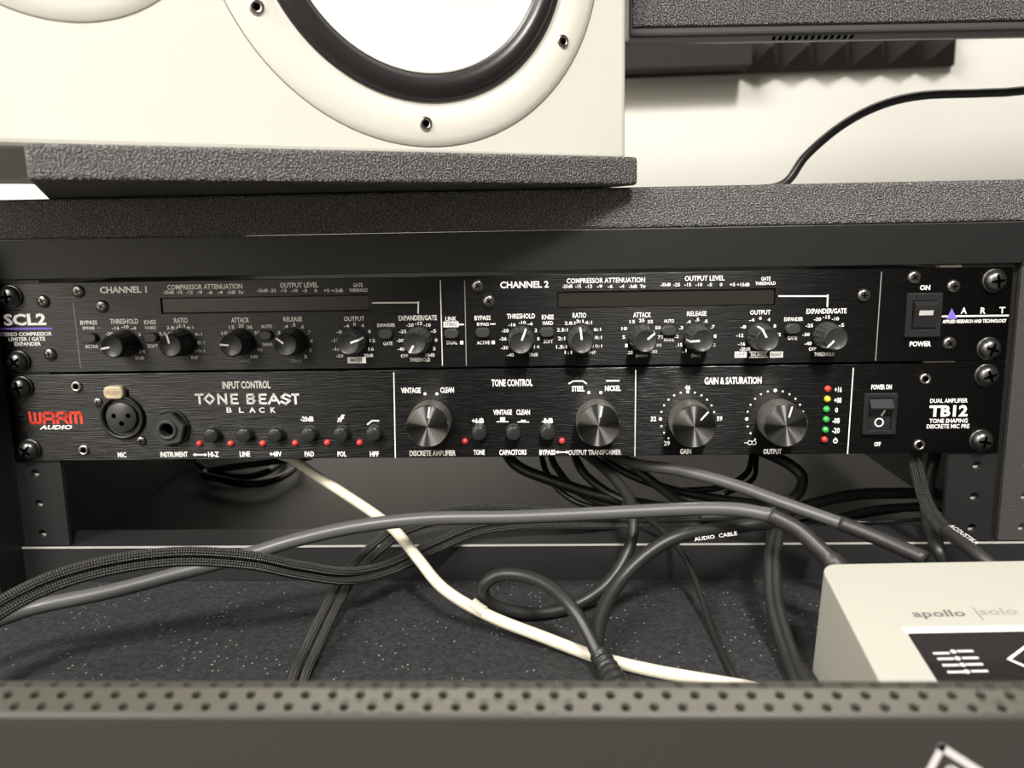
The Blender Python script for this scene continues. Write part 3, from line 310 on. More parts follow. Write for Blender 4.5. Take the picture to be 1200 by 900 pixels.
CABLES = [('main', [(-204.8, -118.0, -85.2), (-196.9, -105.0, -82.5), (-183.4, -88.0, -81.4), (-156.6, -78.0, -79.0), (-130.9, -70.0, -74.6), (-104.2, -62.0, -69.6), (-84.0, -54.0, -65.8), (-59.1, -47.0, -62.6), (-29.5, -41.0, -61.4), (8.6, -38.0, -61.9), (46.9, -38.0, -60.5), (84.5, -40.0, -58.1), (106.1, -44.0, -56.9), (121.2, -50.0, -57.7)], 3.1, 'grey'), ('main_sleeve', [(120.1, -50.0, -57.5), (130.8, -55.0, -62.5), (138.9, -61.0, -69.4), (145.6, -66.0, -76.0), (151.9, -69.0, -83.0)], 3.6, 'sleeve'), ('second', [(24.9, 90.0, -50.3), (48.6, 60.0, -53.3), (68.4, 22.0, -53.8), (91.8, 5.0, -53.6), (113.6, -10.0, -56.2), (133.7, -25.0, -60.7), (154.7, -38.0, -65.7), (159.3, -41.0, -67.0)], 2.9, 'grey'), ('second_barrel', [(154.3, -38.0, -65.5), (169.7, -48.0, -69.9), (182.9, -60.0, -73.8)], 3.3, 'sleeve'), ('white', [(-139.8, 60.0, -54.0), (-112.9, 35.0, -53.4), (-102.6, 27.0, -56.9), (-85.5, 15.0, -63.1), (-60.4, -3.0, -72.3), (-47.1, -20.0, -75.4), (-35.0, -35.0, -82.7), (-21.8, -50.0, -90.7), (-2.4, -60.0, -98.2), (23.3, -72.0, -103.2), (43.9, -83.3, -105.7), (63.3, -93.4, -105.7), (80.4, -99.9, -105.7), (99.9, -106.7, -105.7), (122.3, -116.1, -105.7)], 2.6, 'white'), ('audio', [(154.2, -13.0, -86.1), (138.2, -18.0, -73.5), (123.5, -28.0, -69.0), (109.1, -32.0, -69.5), (84.7, -40.0, -70.1), (69.0, -45.0, -76.4), (55.1, -54.0, -86.1), (46.7, -68.0, -94.5), (43.5, -84.0, -99.7), (45.2, -94.0, -102.9)], 3.2, 'rubber'), ('loop', [(45.2, -94.0, -102.9), (40.3, -86.0, -95.0), (33.8, -78.0, -86.7), (25.3, -68.0, -82.2), (14.5, -60.0, -80.6), (3.3, -56.0, -81.9), (-3.6, -55.0, -87.4), (-2.1, -52.0, -95.9), (8.2, -48.0, -102.3), (23.4, -44.0, -105.0), (39.1, -38.0, -102.9), (53.2, -32.0, -94.8), (63.1, -22.0, -82.1), (65.7, -12.0, -70.9), (64.0, 0.0, -64.1), (56.8, 15.0, -57.5), (49.1, 30.0, -54.0), (39.0, 60.0, -53.2)], 2.8, 'rubber'), ('boot', [(44.1, -90.0, -100.6), (47.0, -97.0, -103.4), (49.3, -108.4, -103.7), (51.6, -124.0, -103.7)], 4.6, 'boot'), ('braidA1', [(-188.8, -140.0, -75.2), (-181.3, -132.0, -68.8), (-174.6, -122.0, -63.8), (-163.0, -108.0, -59.9), (-144.6, -98.0, -57.3), (-121.9, -88.0, -57.9), (-97.3, -80.0, -62.7), (-80.8, -66.0, -73.0), (-63.9, -48.0, -83.4), (-49.3, -26.0, -88.2), (-31.0, -10.0, -84.4), (-10.8, 4.0, -80.8), (15.3, 10.0, -79.5), (41.5, 12.0, -79.9), (69.1, 27.0, -85.9), (96.7, 32.0, -87.8), (129.8, 40.0, -88.0), (156.5, 55.0, -85.6)], 2.0, 'braid'), ('braidA2', [(-186.6, -140.0, -78.6), (-179.2, -132.0, -72.2), (-173.0, -122.0, -67.5), (-162.0, -108.0, -63.9), (-144.3, -98.0, -61.4), (-122.1, -88.0, -62.0), (-98.1, -80.0, -66.8), (-81.7, -66.0, -77.1), (-63.9, -48.0, -87.6), (-48.1, -26.0, -92.2), (-29.6, -10.0, -88.2), (-9.9, 4.0, -84.7), (15.5, 10.0, -83.5), (41.5, 12.0, -83.9), (69.1, 27.0, -89.9), (96.9, 32.0, -91.8), (130.6, 40.0, -92.0), (157.8, 55.0, -89.3)], 2.0, 'braid'), ('braidB1', [(-73.7, -118.7, -106.4), (-76.6, -95.0, -105.8), (-74.6, -84.0, -100.4), (-73.7, -58.0, -97.0), (-68.6, -36.0, -89.1), (-59.0, -20.0, -81.7), (-44.6, -2.0, -76.3), (-19.5, 10.0, -73.8), (6.9, 10.0, -73.6), (42.0, 22.0, -80.7), (70.0, 36.0, -84.8), (108.0, 44.0, -88.8), (138.2, 55.0, -89.9)], 1.9, 'braid'), ('braidB2', [(-69.0, -120.9, -106.4), (-71.9, -96.8, -106.4), (-70.7, -84.0, -102.4), (-70.0, -58.0, -99.2), (-65.2, -36.0, -91.8), (-56.4, -20.0, -85.1), (-43.1, -2.0, -80.5), (-19.1, 10.0, -78.2), (6.7, 10.0, -78.0), (41.9, 22.0, -85.1), (70.1, 36.0, -89.2), (108.2, 44.0, -93.2), (138.7, 55.0, -94.3)], 1.9, 'braid'), ('thin', [(64.4, 25.0, -76.7), (78.0, 10.0, -81.8), (87.9, -10.0, -87.7), (93.2, -27.0, -97.1), (94.8, -60.0, -106.3), (95.8, -99.7, -106.9), (97.3, -124.1, -106.9)], 1.4, 'rubber'), ('strap1', [(143.0, -5.0, -66.0), (133.9, -20.0, -71.1), (125.8, -42.0, -82.8), (122.6, -60.0, -94.3), (121.7, -82.0, -102.2), (120.6, -106.4, -105.9), (118.8, -127.2, -105.9)], 2.4, 'rubber'), ('strap2', [(140.2, -5.0, -64.5), (131.0, -20.0, -70.3), (122.7, -42.0, -82.7), (119.5, -60.0, -94.9), (118.7, -82.0, -103.2), (117.1, -108.5, -105.9), (115.3, -129.3, -105.9)], 2.4, 'rubber'), ('braidC1', [(220.5, 40.0, -43.0), (208.8, 12.0, -46.9), (207.6, 4.0, -55.3), (208.5, -4.0, -66.7), (210.4, -12.0, -73.0), (212.2, -20.0, -75.7), (214.0, -27.0, -77.2)], 1.7, 'braid'), ('braidC2', [(217.3, 40.0, -42.9), (205.7, 12.0, -47.1), (204.5, 4.0, -56.0), (205.6, -4.0, -68.0), (207.9, -12.0, -75.0), (210.2, -20.0, -78.3), (212.2, -27.0, -79.9)], 1.7, 'braid'), ('braidC_sleeve', [(210.5, -18.0, -76.1), (214.1, -29.0, -79.0), (217.4, -38.0, -82.0), (221.3, -44.0, -85.6)], 3.3, 'sleeve'), ('behindC', [(236.0, 50.0, -45.5), (224.0, 28.0, -54.1), (219.9, 24.0, -70.7), (217.3, 14.0, -83.2), (208.9, -14.3, -85.9), (212.5, -20.0, -94.3), (208.2, -40.0, -96.0)], 3.4, 'rubber'), ('back1', [(318.2, 60.0, -89.2), (280.7, 60.0, -86.5), (252.6, 60.0, -84.3), (224.4, 60.0, -83.5), (194.4, 55.0, -82.7), (165.7, 45.0, -85.1), (144.9, 35.0, -89.2), (133.2, 33.0, -93.2)], 3.2, 'rubber'), ('back2', [(328.6, 75.0, -103.5), (289.9, 75.0, -100.6), (260.6, 75.0, -97.8), (224.5, 70.0, -95.4), (198.7, 65.0, -97.0), (174.1, 55.0, -99.9), (146.5, 48.0, -102.6)], 2.5, 'rubber'), ('back3', [(314.4, 52.0, -100.2), (276.4, 50.0, -97.3), (239.5, 50.0, -95.1), (218.9, 45.0, -94.2), (196.0, 45.0, -95.0), (186.2, 50.0, -93.8), (177.8, 60.0, -94.2)], 1.2, 'gloss'), ('back4', [(340.8, 94.8, -105.1), (298.8, 92.0, -100.7), (267.8, 90.0, -99.2), (226.0, 85.0, -101.5), (183.1, 75.0, -104.5), (140.1, 60.2, -105.1)], 2.8, 'rubber'), ('hook', [(135.9, 90.0, -59.3), (148.6, 62.0, -60.7), (157.6, 50.0, -63.8), (162.8, 45.0, -69.6), (158.5, 40.0, -77.6), (144.7, 35.0, -84.0), (128.3, 32.0, -86.1), (105.8, 32.0, -86.9)], 3.1, 'rubber'), ('thinpair1', [(147.9, 90.0, -59.4), (140.8, 68.0, -65.3), (137.6, 62.0, -71.0), (130.2, 58.0, -75.2), (119.0, 54.0, -77.9), (100.2, 54.0, -79.2)], 1.8, 'gloss'), ('thinpair2', [(152.2, 95.0, -60.7), (145.2, 74.0, -68.0), (143.0, 68.0, -75.3), (135.9, 62.0, -79.0), (124.7, 58.0, -82.1)], 1.6, 'gloss'), ('b1', [(-3.1, 90.0, -57.9), (4.4, 62.0, -62.4), (12.6, 55.0, -66.9), (29.1, 50.0, -72.0), (52.3, 45.0, -78.4), (79.6, 40.0, -82.8), (110.8, 35.0, -86.1), (131.2, 44.0, -90.3)], 3.2, 'rubber'), ('b2', [(20.8, 90.0, -58.1), (22.7, 70.0, -65.7), (25.5, 64.0, -72.1), (31.6, 56.0, -78.8), (43.2, 50.0, -84.9), (61.8, 46.0, -88.6)], 1.8, 'gloss'), ('b3', [(25.9, 90.0, -58.2), (28.5, 66.0, -64.7), (33.1, 58.0, -70.4), (39.5, 50.0, -76.0), (50.2, 48.0, -82.3), (70.9, 44.0, -87.9)], 2.0, 'rubber'), ('b4', [(39.1, 90.0, -58.3), (41.9, 62.0, -63.7), (48.1, 52.0, -70.8), (62.3, 42.0, -78.5), (87.7, 32.0, -84.9)], 2.5, 'rubber'), ('b5', [(62.1, 80.0, -56.0), (71.2, 40.0, -60.7), (87.5, 32.0, -72.6), (99.4, 35.0, -81.3), (117.5, 45.0, -88.6)], 2.6, 'rubber'), ('b6', [(54.6, 80.0, -61.1), (67.9, 62.0, -69.9), (99.6, 50.0, -78.9), (145.3, 46.0, -85.3), (174.6, 50.0, -92.7)], 2.4, 'rubber')]
COIL = [(-244.4, 222.4, -105.0), (-260.8, 258.2, -104.8), (-269.3, 295.3, -104.5), (-266.5, 324.1, -104.3), (-251.6, 334.9, -104.1), (-228.7, 323.6, -103.8), (-204.5, 294.1, -103.6), (-185.4, 255.7, -103.4), (-174.9, 218.2, -103.2), (-173.9, 188.8, -102.9), (-181.2, 171.4, -102.7), (-195.2, 167.7, -102.5), (-213.5, 177.9, -102.2), (-233.2, 201.0, -102.0), (-247.9, 233.1, -101.8), (-262.9, 280.8, -101.5), (-266.0, 323.5, -101.3), (-254.1, 347.2, -101.1), (-229.7, 342.3, -100.8), (-200.6, 310.6, -100.6), (-175.5, 263.8, -100.4), (-159.8, 215.6, -100.2), (-155.0, 176.1, -99.9), (-160.1, 150.3, -99.7), (-173.2, 140.6, -99.5), (-192.1, 147.3, -99.2), (-214.3, 170.0, -99.0), (-145.9, 192.8, -95.0)]
RAILTRI = [(120.04, -61.77), (113.6, -77.53), (139.06, -74.54)]
CLIP = [(-8.9, -56.5, -94.6), (-6.2, -58.0, -96.3), (-3.2, -59.5, -97.6)]
AUDLET = ((88.8, -42.5, -71.7), (108.3, -39.0, -70.2))
SLVLET = ((209.6, -24.0, -74.9), (215.3, -38.0, -78.6))
APT = [(23.2, 33.07, 42.39, 32.66), (47.88, 32.81, 60.95, 31.53), (46.87, 28.03, 45.2, 35.07)]
APD = [(16.75, 41.99), (14.46, 63.05), (58.8, 40.44)]
APL = [(24.28, 51.64), (28.71, 50.92), (32.86, 50.81), (24.47, 54.33), (28.58, 54.23), (32.96, 54.14), (24.76, 57.38), (28.82, 57.29), (32.88, 57.19), (24.94, 60.57), (28.68, 60.47), (32.99, 60.38)]
APLT = [(45.49, 55.07), (58.36, 46.58), (51.12, 60.44)]

# ------------------------------------------------------------------ the room
def struct(name, me, m): return tag(link(name, me, m), kind='structure')
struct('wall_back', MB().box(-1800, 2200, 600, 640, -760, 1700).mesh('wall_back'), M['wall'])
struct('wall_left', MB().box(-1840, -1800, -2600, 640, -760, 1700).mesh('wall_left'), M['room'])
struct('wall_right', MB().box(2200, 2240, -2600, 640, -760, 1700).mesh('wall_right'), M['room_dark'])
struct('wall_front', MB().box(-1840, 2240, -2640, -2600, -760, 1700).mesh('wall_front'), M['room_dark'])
struct('added_reflector_1', MB().box(-1790, -820, -2598, -2570, -758, 1690, 3).mesh('added_reflector_1'), M['added_reflector'])  # added unseen pale panel, mirrored as a glow in the rack faceplates
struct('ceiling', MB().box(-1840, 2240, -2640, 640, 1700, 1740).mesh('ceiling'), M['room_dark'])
struct('floor', MB().box(-1840, 2240, -2640, 640, -800, -760).mesh('floor'), M['floor'])

# ------------------------------------------------------------------ the desk
desk = root('desk', (0, 0, -760), 'black studio desk with a speckled top and rack bay below it', 'desk')
def dp(name, mb, m): return link(name, mb.mesh(name), m, desk, (0, 0, 760))
dp('desk_top', MB().box(-700, 900, -0.6, 380, 64.8, 83.6, 1.6, 3), M['laminate'])
dp('apron', MB().box(-243.4, 880, -.4, 10, 46.0, 64.7, .3), M['black_paint'])
dp('side_panel', MB().box(-262, -243.5, -20, 370, -758, 64.7, .4), M['side'])
dp('side_panel', MB().box(880, 898, -20, 370, -758, 64.7, .4), M['side'])
dp('divider', MB().box(241.7, 247.5, 4.2, 300, -89.6, 64.6), M['side'])
lb = MB().box(-243.4, 880, .3, 25, -108.4, -89.5, .25, 1)
led_ = dp('front_ledge', lb, M['ledge'])
dp('ledge_highlight', MB().box(-243.2, 880, -.15, .35, -90.3, -89.35), M['edge'])  # thin pale strip painted for the highlight along the ledge front
dp('lower_board', MB().box(-243.4, 880, 25.2, 340, -112, -108, .3), M['inner'])
dp('pull_out_shelf', MB().box(-520, 760, -345, 24.5, -126, -108.45, .8), M['felt'])
for xc, nm in ((-230.5, 'l'), (230.4, 'r'), (257.6, 'n')):
    x0, x1 = (xc-11.5, xc+11.5) if nm != 'n' else (245.6, 280)
    hx = {'l': -232.55, 'r': 232.55, 'n': 256.8}[nm]
    zs = [38.1, 22.22, 6.35, -6.35, -22.22, -38.1, -50.8, -66.67, -82.55]
    b = MB(); top, bot = 45.6, -88.9
    # plate with real holes: ring of faces round each hole, strips between
    edges = [top]+[z for zz in zs for z in (zz+5, zz-5)]+[bot]
    R0 = 2.15; hw = 5.0
    def quad(xa, xb, za, zb):
        b.add([(xa, 1.2, za), (xb, 1.2, za), (xb, 1.2, zb), (xa, 1.2, zb)], [(0, 1, 2, 3)])
    for k in range(0, len(edges), 2): 
        if edges[k] > edges[k+1]+.01: quad(x0, x1, edges[k+1], edges[k])
    for zz in zs:
        quad(x0, hx-hw, zz-5, zz+5); quad(hx+hw, x1, zz-5, zz+5)
        sq = [(hx+hw, zz), (hx+hw, zz+5), (hx, zz+5), (hx-hw, zz+5), (hx-hw, zz), (hx-hw, zz-5), (hx, zz-5), (hx+hw, zz-5)]
        sq2 = []
        for i in range(8):
            a, c = sq[i], sq[(i+1) % 8]; sq2 += [a, ((a[0]+c[0])/2, (a[1]+c[1])/2)]
        ci = [(hx+R0*math.cos(math.pi*i/8), zz+R0*math.sin(math.pi*i/8)) for i in range(16)]
        vs = [(q[0], 1.2, q[1]) for q in sq2]+[(q[0], 1.2, q[1]) for q in ci]+[(q[0], 3.8, q[1]) for q in ci]
        b.add(vs, [(i, (i+1) % 16, 16+(i+1) % 16, 16+i) for i in range(16)])
        b.add(vs, [(16+i, 16+(i+1) % 16, 32+(i+1) % 16, 32+i) for i in range(16)])
    for xx in (x0, x1): b.add([(xx, 1.2, bot), (xx, 3.8, bot), (xx, 3.8, top), (xx, 1.2, top)], [(0, 1, 2, 3)])
    b.add([(x0, 1.2, bot), (x1, 1.2, bot), (x1, 3.8, bot), (x0, 3.8, bot)], [(0, 1, 2, 3)])
    # pale lower crescents behind the holes, light inside them painted as colour
    b.cur = 1
    for zz in zs: b.add([(hx+2.05*math.cos(t*math.pi/8), 3.7, zz+2.05*math.sin(t*math.pi/8)) for t in range(9, 16)], [tuple(range(7))])
    b.cur = 0
    dp('rack_strip', b, [M['grain'] if nm == 'n' else M['steel_black'], M['edge']])

# ------------------------------------------------------------------ printed lettering
def lettering(jobs):
    """jobs: (text, x0, x1, y, h, style) -> list of verts/faces fitted into the given box"""
    cache = {}
    for s, *_r, st in jobs:
        key = (s, st)
        if key in cache: continue
        c = bpy.data.curves.new('t', 'FONT'); c.body = s; c.size = 1; c.resolution_u = 2
        c.fill_mode = 'FRONT'; c.offset = {'W': .030, 'X': .038}.get(st, .018)
        o = bpy.data.objects.new('t', c); COL.objects.link(o); cache[key] = (o, c)
    bpy.context.view_layer.update()
    dg = bpy.context.evaluated_depsgraph_get()
    res = {}
    for k, (o, c) in cache.items():
        me = bpy.data.meshes.new_from_object(o.evaluated_get(dg))
        res[k] = ([v.co[:2] for v in me.vertices], [tuple(f.vertices) for f in me.polygons])
        bpy.data.meshes.remove(me)
    for k, (o, c) in cache.items():
        bpy.data.objects.remove(o); bpy.data.curves.remove(c)
    out = []
    for s, x0, x1, y, h, st in jobs:
        vs, fs = res[(s, st)]
        ax = min(v[0] for v in vs); bx = max(v[0] for v in vs); ay = min(v[1] for v in vs); by = max(v[1] for v in vs)
        sy = h/max(by-ay, .3) if by-ay > .3 else h/.7
        sx = (x1-x0)/(bx-ax)
        out.append(([(x0+(v[0]-ax)*sx, y+(v[1]-(ay+by)/2)*sy) for v in vs], fs, st))
    return out

# panel coordinates: x right, y up, z out of the panel towards the viewer
RX = (math.pi/2, 0, 0)
def panel_root(name, z, label, cat): return root(name, (0, 0, z), label, cat, RX)
def faceplate(slots, zc, half=21.9):
    b = MB(); xs = [-241.3]
    def bb(x0, x1, y0, y1): b.add([(x0, y0, 0), (x1, y0, 0), (x1, y1, 0), (x0, y1, 0)], [(0, 1, 2, 3)])
    if not slots:
        b.box(-241.3, 241.3, -half, half, -3, 0, .35, 2); return b
    # front face with openings
    ys = [-half+.35, slots[0][2], slots[0][3], half-.35]
    bb(-241, 241, ys[0], ys[1]); bb(-241, 241, ys[2], ys[3])
    cur = -241
    for (x0, x1, y0, y1) in slots:
        bb(cur, x0, ys[1], ys[2]); cur = x1
        d = -1.6
        b.add([(x0, y0, 0), (x1, y0, 0), (x1, y1, 0), (x0, y1, 0), (x0, y0, d), (x1, y0, d), (x1, y1, d), (x0, y1, d)],
              [(0, 1, 5, 4), (1, 2, 6, 5), (2, 3, 7, 6), (3, 0, 4, 7)])
    bb(cur, 241, ys[1], ys[2])
    h = half
    b.add([(-241, -h+.35, 0), (241, -h+.35, 0), (241, h-.35, 0), (-241, h-.35, 0),
           (-241.3, -h, -.35), (241.3, -h, -.35), (241.3, h, -.35), (-241.3, h, -.35),
           (-241.3, -h, -3), (241.3, -h, -3), (241.3, h, -3), (-241.3, h, -3)],
          [(0, 1, 5, 4), (1, 2, 6, 5), (2, 3, 7, 6), (3, 0, 4, 7), (4, 5, 9, 8), (5, 6, 10, 9), (6, 7, 11, 10), (7, 4, 8, 11), (8, 9, 10, 11)])
    return b
def print_mesh(jobs, zc, style, z=.06):
    b = MB()
    for vs, fs, st in jobs:
        if st in style: b.add([(x, y-zc, z) for x, y in vs], fs)
    return b

# shared small-part meshes
def me_small_screw():
    b = MB(); b.lathe([(3.1, 0), (3.1, .5), (2.8, 1.1), (2.0, 1.5), (1.0, 1.6)], 20, cap1=True)
    b.cur = 1; b.add([(x, y, 1.74) for x, y in ((-.28, -1.5), (.28, -1.5), (.28, 1.5), (-.28, 1.5))], [(0, 1, 2, 3)])
    b.add([(x, y, 1.75) for x, y in ((-1.5, -.28), (1.5, -.28), (1.5, .28), (-1.5, .28))], [(0, 1, 2, 3)])
    return b.mesh('small_screw')
def me_big_screw():
    b = MB()
    b.lathe([(5.5, 0), (5.5, .9), (5.2, 1.1), (4.9, 1.1)], 32)
    b.lathe([(4.9, 1.0), (4.85, 2.0), (4.3, 3.2), (3.2, 4.1), (1.6, 4.6), (.9, 4.65)], 32, cap1=True)
    b.cur = 1
    for a in (0, math.pi/2):
        c, s = math.cos(a), math.sin(a)
        pts = [(-2.9, -.42), (2.9, -.42), (2.9, .42), (-2.9, .42)]
        zz = [4.32, 4.32, 4.32, 4.32]
        ptl = [(-3.1, -.45, 4.55), (0, -.8, 4.95), (3.1, -.45, 4.55), (3.1, .45, 4.55), (0, .8, 4.95), (-3.1, .45, 4.55)]
        b.add([(x*c-y*s, x*s+y*c, z) for x, y, z in ptl], [(0, 1, 4, 5), (1, 2, 3, 4)])
    return b.mesh('rack_screw')
def me_hex_screw():
    b = MB()
    b.lathe([(2.75, 0), (2.75, .6), (2.5, 1.0), (1.45, 1.25), (1.35, .6)], 24)
    b.cur = 1; b.disc(0, 0, 1.4, .62, 6)
    return b.mesh('hex_screw')
ME_SS, ME_BS, ME_HS = me_small_screw(), me_big_screw(), me_hex_screw()
for me_, a_, b_ in ((ME_SS, 'screw', 'screwdark'), (ME_BS, 'bigscrew', 'screwdark'), (ME_HS, 'silver', 'screwdark')):
    me_.materials.append(M[a_]); me_.materials.append(M[b_])
def me_knob_small():
    b = MB(); n = 90
    prof = [(6.5, .3), (6.55, .6), (6.5, 1.6), (6.15, 2.2), (6.05, 4), (5.9, 7), (5.7, 10), (5.55, 12.4), (5.3, 13.3), (4.9, 13.6)]
    def mod(k, i): return -.42 if (3 <= k <= 7 and i % 6 in (0, 1)) else 0
    b.lathe(prof, n, mod=mod)
    b.lathe([(4.9, 13.6), (4.7, 13.35), (0.01, 13.35)], 48)
    return b.mesh('small_knob')
def me_pointer_small():
    b = MB(); wd = .45
    pr = [(1.2, 13.42), (4.7, 13.45), (4.95, 13.7), (5.4, 13.4), (5.72, 11), (5.95, 8.0), (6.1, 5.5)]
    vs = []
    for y, z in pr: vs += [(-wd, y, z+.05), (wd, y, z+.05)]
    b.add(vs, [(2*i, 2*i+1, 2*i+3, 2*i+2) for i in range(len(pr)-1)])
    vs2 = []
    return b.mesh('pointer')
def me_knob_large():
    b = MB(); n = 180
    prof = [(9.9, .4), (10.0, .8), (9.9, 1.4), (9.95, 1.8), (10.1, 3), (10.15, 8), (10.15, 13.5), (10.1, 14.6)]
    def mod(k, i): return -.16 if (3 <= k <= 6 and i % 3 == 0) else 0
    b.lathe(prof, n, mod=mod)
    b.cur = 1; b.lathe([(10.1, 14.6), (10.1, 15.1), (9.75, 15.6)], 96)
    return b.mesh('large_knob')
ME_KS, ME_PS, ME_KL = me_knob_small(), me_pointer_small(), me_knob_large()
ME_KS.materials.append(M['knob']); ME_PS.materials.append(M['ink'])
ME_KL.materials.append(M['knobside']); ME_KL.materials.append(M['knobrim'])
ME_KF = MB().lathe([(9.75, 15.6), (6.5, 15.62), (3.2, 15.64), (.02, 15.66)], 96).mesh('knob_face'); ME_KF.materials.append(M['knobface'])
ME_PL = MB().stroke([(0, 4.6), (0, 9.1)], .75, 15.72).mesh('pointer'); ME_PL.materials.append(M['ink'])
def me_oval(w_, h_, d, r):
    pts = []
    for cx, cy, a0 in ((w_/2-r, h_/2-r, 0), (-w_/2+r, h_/2-r, 90), (-w_/2+r, -h_/2+r, 180), (w_/2-r, -h_/2+r, 270)):
        for k in range(6):
            a = math.radians(a0+k*18); pts.append((cx+r*math.cos(a), cy+r*math.sin(a)))
    b = MB(); n = len(pts)
    lv = [(1, 0), (1, d*.75), (.94, d*.93), (.82, d)]
    vs = [(x*s_, y*s_, z) for s_, z in lv for x, y in pts]
    b.add(vs, [(k*n+i, k*n+(i+1) % n, (k+1)*n+(i+1) % n, (k+1)*n+i) for k in range(3) for i in range(n)], True)
    b.add(vs[-n:], [tuple(range(n))])
    return b
ME_OV = me_oval(7.0, 4.6, 2.6, 2.2).mesh('button'); ME_OV.materials.append(M['cap'])
ME_BT = MB().lathe([(3.6, 0), (3.6, 4.2), (3.4, 4.9), (2.9, 5.2), (.02, 5.1)], 32).mesh('button'); ME_BT.materials.append(M['button'])
ME_BTR = MB().lathe([(3.85, .05), (3.85, .25), (3.6, .25)], 32).mesh('button_collar'); ME_BTR.materials.append(M['plastic'])
def me_led(m):
    me = MB().lathe([(1.6, 0), (1.55, .6), (1.3, 1.2), (.8, 1.6), (.02, 1.7)], 20).mesh('led'); me.materials.append(m); return me
ME_LED = {'r': me_led(M['led_r']), 'g': me_led(M['led_g']), 'y': me_led(M['led_y'])}

def rack_screws(dev, zc, zs):
    for zz in zs:
        for sx in (-1, 1):
            link('rack_screw', ME_BS, None, dev, (sx*232.55, zz-zc, 0), (0, 0, random.uniform(0, 1.5)))
def chassis(dev, depth, top):
    link('chassis', MB().box(-215, 215, -20.6, 20.6+top, -depth, -3.1, .5).mesh('chassis'), M['chassis'], dev)

# ------------------------------------------------------------------ upper rack unit
ZA, ZB = 22.4, -22.3
ua = panel_root('compressor', ZA, 'black two-channel rack compressor with twelve small fluted knobs, above the other rack unit', 'audio rack unit')
sa = sorted(SLOTS_A)
sl = []
for k in range(2):
    q = SLOTS_A[k]
    sl.append((q[0], q[4], (SLOTS_A[0][3]+SLOTS_A[0][7])/2-ZA if len(q) > 7 else 0, 0))
ys_lo = (SLOTS_A[0][3]+SLOTS_A[1][3]+SLOTS_A[0][7]+SLOTS_A[1][7])/4-ZA
ys_hi = (SLOTS_A[0][1]+SLOTS_A[1][1]+SLOTS_A[0][5]+SLOTS_A[1][5])/4-ZA
sl = [(a, c, ys_lo, ys_hi) for a, c, *_ in sl]
link('faceplate', faceplate(sl, ZA).mesh('faceplate'), M['panelA'], ua)
for (x0, x1, y0, y1) in sl:
    b = MB().box(x0+.1, x1-.1, y0+.1, y1-.1, -2.2, -1.0, .5, 2)
    o = link('meter_window', b.mesh('meter_window'), M['window'], ua)
chassis(ua, 150, 0)
ja = lettering(TEXT_A)
tag(link('panel_lettering', print_mesh(ja, ZA, 'wWX').mesh('panel_lettering'), M['ink'], ua), kind='stuff')
b = print_mesh(ja, ZA, 'g'); tag(link('scale_unit_lettering', b.mesh('scale_unit_lettering'), M['ink_dim'], ua), kind='stuff')
b = print_mesh(ja, ZA, 'k', .10); tag(link('reversed_lettering', b.mesh('reversed_lettering'), M['ink_black'], ua), kind='stuff')
b = MB()
for i, (x0, y0, x1, y1, wd) in enumerate(LINES_A):
    if 6 < i < 11: link('divider_line', MB().stroke([(x0, y0-ZA), (x1, y1-ZA)], wd, .06).mesh('divider_line'), M['ink_dim'], ua)
    elif i: b.stroke([(x0, y0-ZA), (x1, y1-ZA)], wd, .06)
for x0, y0, x1, y1 in BOXES_A:
    b.cur = 0; b.add([(x0, y0-ZA, .06), (x1, y0-ZA, .06), (x1, y1-ZA, .06), (x0, y1-ZA, .06)], [(0, 1, 2, 3)])
tag(link('printed_marks', b.mesh('printed_marks'), M['ink'], ua), kind='stuff')
b = MB(); x0, y0, x1, y1, wd = LINES_A[0]; b.stroke([(x0, y0-ZA), (x1, y1-ZA)], wd, .07)
tag(link('printed_bar', b.mesh('printed_bar'), M['ink_purple'], ua), 'violet printed bar')
b = MB().add([(x, y-ZA, .09) for x, y in TRI_A], [(0, 1, 2)])
tag(link('triangle_emblem', b.mesh('triangle_emblem'), M['ink_purple'], ua), 'violet printed triangle')
for x, y, a in KNOBS_A:
    k = link('knob', ME_KS, None, ua, (x, y-ZA, 0), (0, 0, math.radians(-a)))
    link('pointer', ME_PS, None, k)
for x, y in BUTTONS_A: link('button', ME_OV, None, ua, (x, y-ZA, 0))
for x, y in SCREWS_A: link('screw', ME_SS, None, ua, (x, y-ZA, 0), (0, 0, random.uniform(0, 1.5)))
rack_screws(ua, ZA, (38.1, 6.35))
# power rocker
x0, y1, x1, y0 = ROCK_A; y0 -= ZA; y1 -= ZA; cx = (x0+x1)/2; cy = (y0+y1)/2
sw = link('power_switch', MB().mesh('e') if False else (lambda b: (b.box(x0, x0+2.6, y0, y1, 0, 2.2, .3), b.box(x1-2.6, x1, y0, y1, 0, 2.2, .3), b.box(x0+2.5, x1-2.5, y0, y0+3.4, 0, 2.2, .3), b.box(x0+2.5, x1-2.5, y1-3.4, y1, 0, 2.2, .3), b)[-1])(MB()).mesh('power_switch'), M['rocker'], ua)
hy = (y1-y0)/2-3.5; hx = (x1-x0)/2-2.9
b = MB()
prof = [(-hy, .6), (-hy, 1.6), (-hy+1.2, 2.5), (hy-3.6, 4.4), (hy-1.9, 5.0), (hy, 1.8), (hy, .4)]
def rocker_solid(b, prof, hx, cx, cy):
    n = len(prof)
    vs = [(cx-hx, cy+p_, q_) for p_, q_ in prof]+[(cx+hx, cy+p_, q_) for p_, q_ in prof]
    b.add(vs, [(i, i+1, n+i+1, n+i) for i in range(n-1)]); b.add(vs, [tuple(range(n)), tuple(range(n, 2*n))[::-1]])
rocker_solid(b, prof, hx, cx, cy)
rk = link('rocker', b.mesh('rocker'), M['rocker'], sw)
